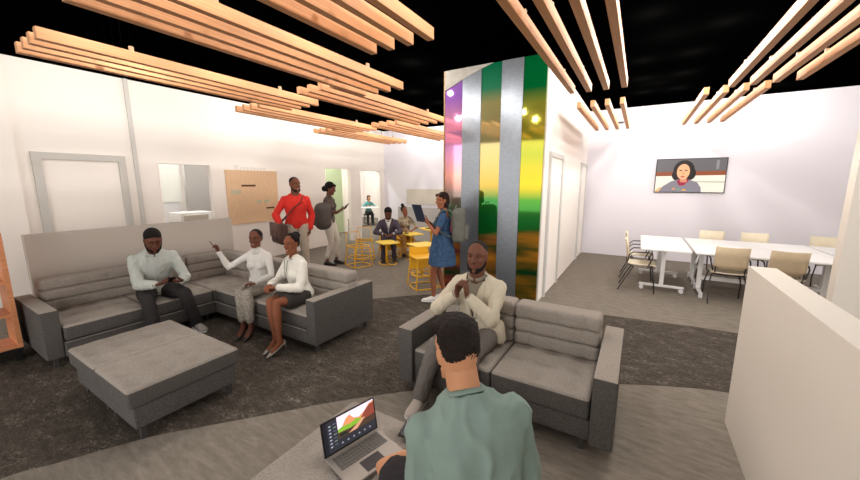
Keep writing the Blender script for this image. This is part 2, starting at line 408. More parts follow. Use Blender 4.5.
# ------------------------------------------------------------------ ceiling slats
RACKS = [  # x of the leftmost slat's left edge, y0, y1, where
    (-2.13, -.20, 2.55, 'rack above the lounge nearest the camera'),
    (-3.19, .85, 3.63, 'long rack above the corner sofa'),
    (-4.77, .92, 3.72, 'rack nearest the left wall frame'),
    (-3.84, 3.11, 5.93, 'rack left of the top of the mural'),
    (-4.72, 5.58, 8.33, 'far rack beside the mural edge'),
    (-5.60, 3.33, 6.05, 'rack over the man in red'),
    (-6.38, 5.55, 8.3, 'farthest small rack before the left wall'),
    (-.86, 2.12, 4.9, 'rack before the white side wall'),
    (-.92, 5.83, 8.53, 'short rack deep in the conference area'),
    (.80, 2.78, 5.54, 'large rack at the upper right'),
    (.60, 5.8, 8.53, 'short rack above the television'),
]
ORD = ('leftmost', 'second from left', 'third from left', 'rightmost')
first = None
for (x, y0, y1, where) in RACKS:
    L = y1 - y0
    for k in range(4):
        if first is None:
            s = thing('wooden_slat', '', 'slat', (0, 0, 2.9))
            mb = MB(); mb.rbox(-.03, .03, 0, 1, 0, .09, .003, (1, 1, 1)); mb.build('beam', SLAT, s)
            for yy in (.22, .78):
                mb = MB(); mb.box(-.012, .012, yy - .006, yy + .006, .085, .135); mb.build('hanger', mat('hanger_metal', (170, 140, 112), .4), s)
                mb = MB(); mb.tube([(0, yy, .13), (0, yy, .628)], .0012, 5, ends=False); mb.build('wire', CEIL, s)
            first = s
        else: s = copy_tree(first)
        s.location = (x + .03 + k * .193, y0, 2.9); s.scale = (1, L, 1)
        s['label'] = 'wood ceiling slat, %s in %s' % (ORD[k], where)
        s['group'] = 'wooden slats in the ' + where
# ------------------------------------------------------------------ sofas
def tuft(zc, nx, ny, amp=.032, top=True, pillow=.018):
    def fn(p, q):
        if q[2] > .2:
            u = (q[0] + 1) / 2; v = (q[1] + 1) / 2
            d = 0
            for i in range(nx):
                for j in range(ny):
                    du = (u - (i + .5) / nx) * nx; dv = (v - (j + .5) / ny) * ny
                    d += math.exp(-(du * du + dv * dv) * 14)
            p = p + V3((0, 0, -amp * d + pillow * (1 - abs(q[0]) ** 4) * (1 - abs(q[1]) ** 4) - pillow * .6))
        return p
    return fn
def cushion(x0, x1, y0, y1, z0, z1, nx, ny, parent):
    mb = MB(); mb.rbox(x0, x1, y0, y1, z0, z1, .026, (nx * 8, ny * 8, 2), fn=tuft(z1, nx, ny))
    # sides carry the weave with shade painted into its colour
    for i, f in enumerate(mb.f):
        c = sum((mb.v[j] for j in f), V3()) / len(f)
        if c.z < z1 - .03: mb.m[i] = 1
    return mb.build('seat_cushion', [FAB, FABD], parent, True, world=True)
def roll_back(x0, x1, y0, y1, z0, z1, axis, side, parent, n=3):
    """backrest of n stacked horizontal rolls with button dips; side = +1/-1 the way it faces"""
    h = (z1 - z0) / n
    mb = MB()
    L = (x1 - x0) if axis == 'x' else (y1 - y0)
    cols = max(2, round(L / .24))
    for k in range(n):
        a, b = z0 + k * h, z0 + (k + 1) * h + .004
        def fn(p, q):
            w = q[0] if axis == 'x' else q[1]
            u = (w + 1) / 2 * cols
            d = math.exp(-((u - math.floor(u) - .5) ** 2) * 60)
            front = (q[1] if axis == 'x' else q[0]) * side
            if front > .3:
                s_ = -.016 * d * side * max(0, front)
                p = p + (V3((0, s_, 0)) if axis == 'x' else V3((s_, 0, 0)))
            return p
        nn = (cols * 8, 3, 3) if axis == 'x' else (3, cols * 8, 3)
        mb.rbox(x0, x1, y0, y1, a, b, h * .30, nn, fn=fn)
    return mb.build('backrest', FAB, parent, True, world=True)
def legbox(x, y, parent, z=.1):
    box_obj('leg', x - .017, x + .017, y - .017, y + .017, 0.003, z, LEGM, parent)
def solid(name, x0, x1, y0, y1, z0, z1, parent, r=.012, m=None, top=True):
    mb = MB(); mb.rbox(x0, x1, y0, y1, z0, z1, r, (1, 1, 1))
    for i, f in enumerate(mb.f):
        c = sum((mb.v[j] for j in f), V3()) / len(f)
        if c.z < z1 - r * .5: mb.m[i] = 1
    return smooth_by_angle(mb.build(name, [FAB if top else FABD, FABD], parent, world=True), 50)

S = thing('sectional_sofa', 'long grey tufted corner sofa along the grey partition', 'sofa', (-5.2, 2.3, 0))
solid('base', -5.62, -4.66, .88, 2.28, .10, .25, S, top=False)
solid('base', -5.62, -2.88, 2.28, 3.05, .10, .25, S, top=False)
cushion(-5.45, -4.675, .89, 1.58, .25, .42, 3, 3, S)
cushion(-5.45, -4.675, 1.585, 2.275, .25, .42, 3, 3, S)
cushion(-5.45, -4.675, 2.28, 2.84, .25, .42, 3, 3, S)
cushion(-4.67, -3.78, 2.295, 2.84, .25, .42, 4, 3, S)
cushion(-3.775, -2.885, 2.295, 2.84, .25, .42, 4, 3, S)
roll_back(-5.56, -5.36, .90, 2.30, .40, .76, 'y', 1, S)
roll_back(-5.56, -5.36, 2.31, 2.98, .40, .76, 'y', 1, S)
roll_back(-5.36, -4.02, 2.79, 2.98, .40, .76, 'x', -1, S)
roll_back(-4.01, -2.78, 2.79, 2.98, .40, .76, 'x', -1, S)
solid('armrest', -5.66, -4.70, .75, .88, .10, .58, S)
solid('armrest', -2.88, -2.75, 2.28, 3.2, .10, .59, S)
for x, y in ((-4.78, .82), (-5.56, .82), (-4.74, 2.2), (-2.82, 2.36), (-2.82, 3.12), (-4.0, 2.36), (-5.5, 3.1)): legbox(x, y, S)
mb = MB(); mb.tube([(-4.655, .89, .25), (-4.655, 2.27, .25)], .003, 6); mb.tube([(-4.66, 2.275, .25), (-2.89, 2.275, .25)], .003, 6)
mb.build('piping', PIPE, S, world=True)

S = thing('loveseat', 'grey tufted two-seat sofa facing the camera below the mural', 'sofa', (-.85, 2.7, 0))
solid('base', -1.52, -.15, 2.28, 3.1, .10, .25, S, top=False)
cushion(-1.515, -.84, 2.26, 2.9, .25, .42, 3, 3, S)
cushion(-.835, -.16, 2.26, 2.9, .25, .42, 3, 3, S)
roll_back(-1.515, -.84, 2.80, 3.0, .40, .76, 'x', -1, S)
roll_back(-.835, -.16, 2.80, 3.0, .40, .76, 'x', -1, S)
solid('armrest', -1.66, -1.52, 2.24, 3.19, .10, .58, S)
solid('armrest', -.15, -.01, 2.24, 3.19, .10, .58, S)
for x, y in ((-.20, 2.33), (-1.56, 2.33), (-1.56, 3.08), (-.20, 3.0)): legbox(x, y, S)

def ottoman(name, label, x0, x1, y0, y1, cols):
    S = thing(name, label, 'ottoman', ((x0 + x1) / 2, (y0 + y1) / 2, 0))
    w = (x1 - x0) / cols
    for k in range(cols):
        a, b = x0 + k * w, x0 + (k + 1) * w
        solid('base', a + (.03 if k == 0 else .004), b - (.03 if k == cols - 1 else .004), y0 + .03, y1 - .03, .10, .265, S, top=False)
        cushion(a + .003, b - .003, y0, y1, .265, .42, 3, 4, S)
        for yy in (y0 + .08, y1 - .08): legbox(a + .07, yy, S); legbox(b - .07, yy, S)
    return S
ottoman('ottoman', 'large square grey tufted ottoman in front of the corner sofa', -4.02, -2.80, .76, 1.52, 2)
ottoman('ottoman', 'low grey ottoman in the foreground carrying the laptop', -1.47, -.40, .35, 1.49, 2)

# ------------------------------------------------------------------ wood shelf, left edge
S = thing('bookshelf', 'open orange wood shelf with black legs at the left edge', 'shelf', (-5.4, .3, 0))
mb = MB(); mb.box(-5.62, -5.24, .665, .70, .14, 1.31); mb.build('side_panel', SHELFW, S, world=True)
mb = MB(); mb.box(-5.62, -5.24, -.60, -.565, .14, 1.31); mb.build('side_panel', SHELFW, S, world=True)
for z in (.14, .47, .80, 1.275): box_obj('shelf_board', -5.60, -5.25, -.565, .665, z, z + .03, SHELFW, S)
mb = MB(); mb.box(-5.62, -5.24, -.6, .70, .105, .14); mb.build('base_frame', BLK, S, world=True)
for x in (-5.59, -5.28):
    for y in (-.56, .66): box_obj('leg', x - .025, x + .025, y - .025, y + .025, 0, .105, BLK, S)
t = thing('storage_box', 'small dark box standing on the middle board of the orange shelf', 'box', (-5.45, .45, .50))
box_obj('body', -5.55, -5.38, .38, .5, .50, .60, mat('box_dark', (70, 66, 64)), t, .004)
box_obj('lid', -5.555, -5.375, .375, .505, .60, .615, mat('box_lid', (90, 86, 82)), t)

# ------------------------------------------------------------------ television
def flat_poly(mb, pts, m, M): mb.cm = m; mb.poly([(x, y, 0) for x, y in pts], M); mb.cm = 0
def disc(cx, cy, rx, ry, n=28): return [(cx + rx * math.cos(2 * PI * i / n), cy + ry * math.sin(2 * PI * i / n)) for i in range(n)]
def screen(name, parent, M, w, h, layers, strength):
    """a flat picture built of coloured shapes; each layer lies a hair above the last"""
    cols = []; mb = MB()
    for i, (pts, c) in enumerate(layers):
        key = 'pixel_%s_%d_%d_%d' % ((name,) + c)
        m = mat(key, c, .35, emit=strength)
        m.node_tree.nodes['Principled BSDF'].inputs['Base Color'].default_value = tuple(v * .25 for v in rgb(c)[:3]) + (1,)
        if m not in cols: cols.append(m)
        o = cols.index(m)
        P = [(max(0, min(w, x * w)), max(0, min(h, y * h))) for x, y in pts]
        mb.cm = o; mb.poly([(x, y, .0003 * i) for x, y in P], M)
    mb.cm = 0
    return mb.build(name, cols, parent, world=True)
S = thing('television', 'wall-mounted television showing a person with dark curly hair', 'television', (.93, YB, 1.58))
box_obj('casing', .29, 1.56, YB - .045, YB - .001, 1.575, 2.325, BLK, S, .006)
M = Matrix.Translation((.305, YB - .0455, 1.59)) @ Matrix.Rotation(PI / 2, 4, 'X')
W, Hh = 1.24, .72
lay = [([(0, 0), (1, 0), (1, 1), (0, 1)], (92, 88, 90)),
       ([(0, .48), (1, .50), (1, .64), (0, .62)], (128, 68, 40)),
       ([(0, 0), (1, 0), (1, .51), (0, .49)], (214, 206, 190)),
       ([(.52, .30), (1, .28), (1, .33), (.52, .34)], (180, 172, 156)),
       ([(.86, .68), (.90, .68), (.90, .95), (.86, .95)], (124, 120, 124)),
       ([(0, 0), (.10, 0), (.10, .16), (.05, .12)], (200, 160, 110)),
       (disc(.41, .66, .155, .31), (24, 17, 15)), (disc(.34, .52, .10, .18), (24, 17, 15)), (disc(.50, .56, .09, .20), (24, 17, 15)),
       ([(.06, 0), (.12, .18), (.24, .33), (.36, .40), (.50, .38), (.62, .30), (.68, .14), (.69, 0)], (118, 112, 120)),
       ([(.32, .33), (.37, .42), (.42, .30), (.48, .41), (.50, .34), (.43, .20), (.36, .20)], (140, 26, 56)),
       ([(.37, .30), (.47, .30), (.46, .45), (.37, .45)], (188, 122, 92)),
       (disc(.405, .62, .095, .235), (224, 158, 116)),
       (disc(.365, .66, .022, .018), (60, 34, 26)), (disc(.445, .66, .022, .018), (60, 34, 26)),
       (disc(.402, .57, .018, .03), (206, 132, 92)), (disc(.402, .47, .032, .026), (176, 84, 76)),
       ([(.26, .09), (.30, .14), (.30, .06)], (226, 140, 40)), ([(.32, .07), (.36, .12), (.38, .06)], (90, 150, 100)), ([(.40, .05), (.44, .10), (.48, .04)], (216, 150, 60)), ([(.50, .04), (.55, .06), (.54, .02)], (90, 140, 120))]
screen('screen', S, M, W, Hh, lay, .7)

# ------------------------------------------------------------------ conference tables and chairs
def folding_table(label, x0, x1, y0, y1, along):
    S = thing('folding_table', label, 'table', ((x0 + x1) / 2, (y0 + y1) / 2, 0), group='white folding tables in the conference area')
    mb = MB(); mb.rbox(x0, x1, y0, y1, .715, .745, .008, (1, 1, 1)); mb.build('tabletop', WHITE, S, world=True)
    cx, cy = (x0 + x1) / 2, (y0 + y1) / 2
    if along == 'x': ends = [(x0 + .13, cy), (x1 - .13, cy)]; dx, dy = 0, (y1 - y0) / 2 - .1
    else: ends = [(cx, y0 + .28), (cx, y1 - .28)]; dx, dy = (x1 - x0) / 2 - .05, 0
    for ex, ey in ends:
        box_obj('column', ex - .03, ex + .03, ey - .03, ey + .03, .09, .715, WHITEM, S)
        ft = MB(); ft.rbox(ex - dx - .025, ex + dx + .025, ey - dy - .025, ey + dy + .025, .07, .11, .012, (1, 1, 1))
        f = ft.build('foot', WHITEM, S, world=True)
        for sgn in (-1, 1):
            q = MB(); c = V3((ex + sgn * dx * .96, ey + sgn * dy * .96, .035))
            a = V3((0, 1, 0)) if along == 'x' else V3((1, 0, 0))
            sd = V3((1, 0, 0)) if along == 'x' else V3((0, 1, 0))
            for o in (-.014, .014): q.tube([c + sd * (o - .009), c + sd * (o + .009)], .033, 12, ends=False)
            q.tube([c, c + V3((0, 0, .05))], .01, 6); q.build('caster', WHITEM, f, world=True)
    if along == 'x': box_obj('stretcher', x0 + .16, x1 - .16, cy - .02, cy + .02, .25, .31, WHITEM, S)
    else: box_obj('stretcher', cx - .02, cx + .02, y0 + .3, y1 - .3, .58, .64, WHITEM, S)
folding_table('white folding table set crosswise at the left end of the row', .10, .78, 6.5, 8.18, 'y')
folding_table('white folding table, nearer of the middle pair in the row', .82, 2.48, 6.5, 7.32, 'x')
folding_table('white folding table, farther of the middle pair against the television wall', .82, 2.48, 7.36, 8.18, 'x')
folding_table('white folding table, nearer of the pair at the right end', 2.52, 4.18, 6.5, 7.32, 'x')
folding_table('white folding table, farther of the pair at the right end', 2.52, 4.18, 7.36, 8.18, 'x')

def make_chair():
    S = thing('conference_chair', '', 'chair', group='plywood conference chairs')
    # forward = +y, curved plywood shell: seat then back
    mb = MB(); seat = []
    def sheet(prof, hw, th, name, mats, curve):
        mb = MB(); N = 10
        for side in (0, 1):
            for (y, z, ny, nz) in prof:
                for i in range(N + 1):
                    u = -1 + 2 * i / N
                    c = curve * u * u
                    mb.v.append(V3((u * hw, y + ny * th * side + ny * c, z + nz * th * side + nz * c)))
        n1 = len(prof) * (N + 1)
        for k in range(len(prof) - 1):
            for i in range(N):
                a = k * (N + 1) + i; b = a + 1; c = a + N + 2; d = a + N + 1
                mb.f.append((a, b, c, d)); mb.m.append(1); mb.f.append((n1 + d, n1 + c, n1 + b, n1 + a)); mb.m.append(0)
            for i in (0, N):
                a = k * (N + 1) + i; d = a + N + 1
                mb.f.append((a, d, n1 + d, n1 + a)); mb.m.append(0)
        for k in (0, len(prof) - 1):
            for i in range(N):
                a = k * (N + 1) + i; mb.f.append((a, a + 1, n1 + a + 1, n1 + a)); mb.m.append(0)
        return mb.build(name, mats, S, True, fix=True)
    sheet([(.22, .425, 0, 1), (.19, .445, 0, 1), (.0, .44, 0, 1), (-.14, .44, 0, 1), (-.19, .455, .3, .95)], .20, .012, 'seat', [PLY, PLYB], .012)
    sheet([(-.20, .52, 1, .1), (-.215, .6, 1, .1), (-.235, .72, 1, .15), (-.265, .86, 1, .2)], .195, .012, 'backrest', [PLY, PLYB], .03)
    for sx in (-1, 1):
        x = sx * .225
        m = MB(); m.tube([(sx * .19, .17, .42), (x, .20, .22), (x, .22, .005)], .010, 8); m.build('leg', CHR, S, True)
        m = MB(); m.tube([(sx * .19, -.10, .42), (x, -.2, .22), (x, -.30, .005)], .010, 8); m.build('leg', CHR, S, True)
        m = MB(); m.tube([(x - sx * .03, -.19, .50), (x, -.17, .62), (x, -.12, .665), (x, .1, .675), (x + sx * .005, .15, .66), (x, .16, .60), (x, .10, .43)], .010, 8); m.build('armrest', CHR, S, True)
    for yy in (-.12, .15): m = MB(); m.tube([(-.19, yy, .425), (.19, yy, .425)], .010, 8); m.build('seat_rail', CHR, S, True)
    for xx in (-.17, .17): m = MB(); m.tube([(xx, -.15, .43), (xx, -.205, .50), (xx, -.21, .56)], .008, 6); m.build('back_support', CHR, S, True)
    return S
ch0 = make_chair(); used = False
for x, y, r, l in ((.12, 6.74, -PI / 2, 'pale plywood armchair at the left end, nearer of the two'),
                   (.10, 7.60, -PI / 2, 'pale plywood armchair at the left end, farther of the two'),
                   (1.24, 6.70, 0, 'plywood armchair seen from behind, left one on the near side of the tables'),
                   (1.84, 6.70, 0, 'plywood armchair seen from behind, right one on the near side of the tables'),
                   (2.80, 6.62, .0, 'plywood armchair half hidden by the wall at the right edge'),
                   (1.29, 8.36, PI, 'plywood armchair left of three behind the tables'),
                   (1.92, 8.36, PI, 'plywood armchair middle of three behind the tables'),
                   (2.84, 8.36, PI, 'plywood armchair right of three behind the tables')):
    c = copy_tree(ch0) if used else ch0; used = True
    c.location = (x, y, 0); c.rotation_euler = (0, 0, r); c['label'] = l
    
# ------------------------------------------------------------------ yellow furniture
def ringbase(mb, cx, cy, w, d, z=.012, r=.011):
    pts = []
    for i in range(33):
        t = 2 * PI * i / 32; a, b = math.cos(t), math.sin(t)
        k = (abs(a) ** 4 + abs(b) ** 4) ** -.25
        pts.append((cx + a * k * w, cy + b * k * d, z))
    mb.tube(pts, r, 6, ends=False)
def yellow_table(label, x, y, w, d, h, rz=0):
    S = thing('side_table', label, 'table', (x, y, 0), rz, group='yellow side tables')
    mb = MB(); mb.rbox(-w, w, -d, d, h - .03, h, .014, (2, 2, 1)); mb.build('tabletop', YELT, S)
    mb = MB(); mb.tube([(-w * .2, 0, .012), (-w * .2, 0, h - .03)], .028, 10, ends=False); mb.build('column', YEL, S, True)
    mb = MB(); ringbase(mb, 0, 0, w * .85, d * .85); mb.tube([(-w * .85, 0, .012), (w * .85, 0, .012)], .011, 6); mb.build('base', YEL, S, True)
yellow_table('yellow topped low table in front of the man in the dark suit', -4.72, 6.02, .24, .20, .50, -.5)
yellow_table('yellow low table farther back beside the seated woman', -4.60, 6.82, .24, .20, .60, -.5)
yellow_table('farthest yellow table, partly behind the woman with the tablet', -4.30, 7.3, .32, .22, .68, -.5)
yellow_table('yellow low table left of the tall yellow stool', -3.52, 5.60, .24, .24, .62, -.5)
def wire_stool(label, x, y, rz, h, panel=True):
    S = thing('stool', label, 'stool', (x, y, 0), rz, group='yellow metal stools')
    w = .2
    if panel:
        mb = MB(); mb.rbox(-w, w, -w, w, h - .02, h, .01, (2, 2, 1)); mb.build('seat', YEL, S)
        mb = MB(); mb.rbox(-w * .9, w * .9, -w - .03, -w - .01, h - .28, h + .12, .008, (2, 1, 2)); mb.build('backrest', YEL, S)
    else:
        mb = MB(); ringbase(mb, 0, 0, w, w, h); mb.tube([(-w, 0, h), (w, 0, h)], .008, 6); mb.build('seat', YEL, S, True)
        mb = MB(); mb.tube([(-w * .9, -w, h), (-w * .8, -w - .05, h + .28), (w * .8, -w - .05, h + .28), (w * .9, -w, h)], .010, 6); mb.build('backrest', YEL, S, True)
    for sx in (-1, 1):
        for sy in (-1, 1):
            mb = MB(); mb.tube([(sx * w * .85, sy * w * .85, h - .01), (sx * w * 1.1, sy * w * 1.1, .012)], .012, 7); mb.build('leg', YEL, S, True)
    mb = MB(); ringbase(mb, 0, 0, w * 1.1, w * 1.1); mb.build('foot_ring', YEL, S, True)
    mb = MB(); ringbase(mb, 0, 0, w * .98, w * .98, h * .45, .008); mb.build('footrest', YEL, S, True)
    return S
wire_stool('yellow stool with a square backrest beside the woman in the denim dress', -3.10, 4.95, -2.2, .55)
wire_stool('open yellow wire stool, nearer one by the standing woman in white trousers', -5.15, 5.55, -1.9, .44, False)
wire_stool('open yellow wire stool, farther one near the doorway', -5.55, 6.2, -2.4, .44, False)
wire_stool('yellow stool under the man in the dark suit', -5.13, 6.62, -2.2, .40)['group'] = 'yellow stools under the seated pair'
wire_stool('yellow stool under the woman at the back beside the suited man', -5.05, 7.2, -2.2, .40)['group'] = 'yellow stools under the seated pair'
for l, x, y, z, m in (('small dark bowl on the yellow table beside the seated woman', -4.68, 6.72, .58, BLK),):
    mb = MB(); mb.tube([(x, y, z), (x, y, z + .035)], [.035, .06], 14, ends=False)
    tag(mb.build('bowl', m, fix=True), l, 'bowl')
tag(box_obj('book', -4.42, -4.22, 7.15, 7.32, .68, .70, mat('book_brown', (120, 96, 70)), None), 'closed brown book lying on the farthest yellow table', 'book')
# ------------------------------------------------------------------ people
bpy.context.view_layer.layer_collection.children[COL.name].exclude = True   # keeps mesh evaluation quick while people are built
def remesh(mb, voxel, smooth=3, wr=0, wscale=9., seed=0, stretch=(1, 1, .45)):
    me = mb.mesh('tmp'); o = bpy.data.objects.new('tmp', me); SC.collection.objects.link(o)
    m = o.modifiers.new('r', 'REMESH'); m.mode = 'VOXEL'; m.voxel_size = voxel; m.adaptivity = 0
    if smooth:
        m = o.modifiers.new('s', 'SMOOTH'); m.factor = .5; m.iterations = smooth
    dg = bpy.context.evaluated_depsgraph_get()
    out = bpy.data.meshes.new_from_object(o.evaluated_get(dg)); bpy.data.objects.remove(o); bpy.data.meshes.remove(me)
    if wr:
        off = V3((seed * 3.7, seed * 1.3, 0))
        nv = len(out.vertices); nb = [0.] * (nv * 3); out.vertices.foreach_get('normal', nb); cb = [0.] * (nv * 3); out.vertices.foreach_get('co', cb)
        for i in range(nv):
            co = V3(cb[3 * i:3 * i + 3]); no = V3(nb[3 * i:3 * i + 3])
            p = V3((co.x * stretch[0], co.y * stretch[1], co.z * stretch[2])) * wscale + off
            a = noise.noise(p) * .6 + (1 - abs(noise.noise(p * 1.9 + V3((5, 2, 1))))) ** 3 * .9 - .4
            co += no * (wr * a); cb[3 * i:3 * i + 3] = co
        out.vertices.foreach_set('co', cb); out.update()
    return out
def join_meshes(name, meshes, mats, parent):
    bm = bmesh.new()
    for i, me in enumerate(meshes):
        bm.from_mesh(me); bpy.data.meshes.remove(me)
    me = bpy.data.meshes.new(name); bm.to_mesh(me); bm.free()
    return link(name, me, mats, parent, True)
def ik(a, t, l1, l2, pole):
    d = t - a; L = d.length; dn = d.normalized()
    if L > (l1 + l2) * .998: L = (l1 + l2) * .998; t = a + dn * L
    x = (l1 * l1 - l2 * l2 + L * L) / (2 * L); h = math.sqrt(max(0, l1 * l1 - x * x))
    p = V3(pole) - dn * V3(pole).dot(dn); p.normalize()
    return a + dn * x + p * h, t
def Rx(a): return Matrix.Rotation(a, 3, 'X')
def Ry(a): return Matrix.Rotation(a, 3, 'Y')
def Rz(a): return Matrix.Rotation(a, 3, 'Z')
def D(a): return math.radians(a)
def lerp(a, b, t): return a + (b - a) * t

def head_blobs(mb, T, fem):
    """T maps head-local (x right, y forward, z up) to person space; blobs get merged by the remesh"""
    def E_(c, r, n=18, m=13):
        k = MB(); k.ell(c, r, None, n, m); k.v = [T(p) for p in k.v]; mb.add(k.v, k.f)
    def Tb(pts, r, n=8, flat=1.):
        k = MB(); k.tube(pts, r, n, flat); k.v = [T(p) for p in k.v]; mb.add(k.v, k.f)
    j = .92 if fem else 1.
    E_((0, -.014, .034), (.075, .096, .088), 24, 17)
    E_((0, .022, -.02), (.066 * j, .067, .082)); E_((0, -.012, -.015), (.0705, .070, .062)); E_((0, .030, .03), (.066, .062, .05))
    E_((0, .030, -.055), (.052 * j, .058, .056))
    E_((0, .068, -.098), (.024 * j, .022, .020))
    Tb([(-.060 * j, 0, -.045), (-.048 * j, .035, -.085), (-.018, .068, -.104), (.018, .068, -.104), (.048 * j, .035, -.085), (.060 * j, 0, -.045)], .014)
    E_((0, .072, .034), (.048, .017, .012))                      # brow
    E_((-.034, .058, -.020), (.024, .022, .024)); E_((.034, .058, -.020), (.024, .022, .024))
    Tb([(0, .086, .026), (0, .099, .002), (0, .108, -.020)], [.009, .010, .014])
    E_((-.013, .094, -.026), (.010, .012, .009)); E_((.013, .094, -.026), (.010, .012, .009))
    E_((0, .085, -.055), (.024, .012, .0075)); E_((0, .084, -.067), (.021, .011, .0085))
    for s in (-1, 1):
        E_((s * .073, -.008, .004), (.010, .018, .028)); E_((s * .071, -.002, -.020), (.009, .012, .012))

def hand_blobs(mb, w, d, nrm, side, s, curl=.5, spread=.0, thumb=.6):
    """w wrist, d hand direction, nrm palm normal (the way the palm faces), side +1 if the thumb lies on +x of (d x nrm)"""
    d = d.normalized(); nrm = (nrm - d * nrm.dot(d)).normalized(); x = d.cross(nrm) * side
    P = lambda a, b, c: w + (d * a + x * b + nrm * c) * s
    mb.loft([(P(-.03, 0, 0), x * .027 * s, nrm * .021 * s), (P(0, 0, 0), x * .027 * s, nrm * .019 * s), (P(.03, 0, 0), x * .036 * s, nrm * .017 * s),
             (P(.065, 0, 0), x * .041 * s, nrm * .014 * s), (P(.088, -.002, 0), x * .039 * s, nrm * .010 * s)], 12)
    for i, (off, ln) in enumerate(((.030, .070), (.010, .080), (-.011, .074), (-.031, .058))):
        p = P(.080, off, 0); a = curl * (.9 + .08 * i); ang = 0; pts = [P(.06, off * .9, 0), p]
        fd = (d + x * (off * 3 * (.3 + spread))).normalized()
        for k, f in enumerate((.45, .31, .24)):
            ang += a * (.9, 1.1, .8)[k]
            p = p + (fd * math.cos(ang) + nrm * math.sin(ang)) * ln * f * s; pts.append(p)
        r = (.0088 if i < 3 else .0076) * s
        mb.tube(pts, [r, r, r * .96, r * .9, r * .78], 8)
    a = thumb
    b0 = P(.018, .022, .006); b1 = b0 + (d * math.cos(a) * .045 + x * math.sin(a) * .045 + nrm * .012) * s
    b2 = b1 + (d * math.cos(a * .5) * .030 + x * math.sin(a * .5) * .030 + nrm * .012 * (1 + curl)) * s
    b3 = b2 + (d * math.cos(a * .2) * .024 + x * math.sin(a * .2) * .02 + nrm * .010 * (1 + curl)) * s
    mb.tube([b0, b1, b2, b3], [.013 * s, .011 * s, .010 * s, .008 * s], 8)

MALE = [(-.16, .09, .075, 0), (-.08, .155, .10, -.005), (.02, .168, .112, -.008), (.12, .158, .108, 0), (.28, .142, .10, .004), (.45, .152, .108, .006), (.62, .172, .118, .008),
        (.78, .178, .112, .004), (.90, .135, .085, -.004), (.97, .085, .064, -.004), (1.03, .062, .06, 0)]
FEM = [(-.16, .09, .075, 0), (-.08, .152, .10, -.008), (.02, .166, .112, -.012), (.12, .150, .102, -.004), (.28, .112, .084, .004), (.45, .118, .090, .006), (.62, .135, .10, .008),
       (.78, .146, .094, .002), (.90, .115, .075, -.006), (.97, .070, .055, -.006), (1.03, .052, .052, 0)]

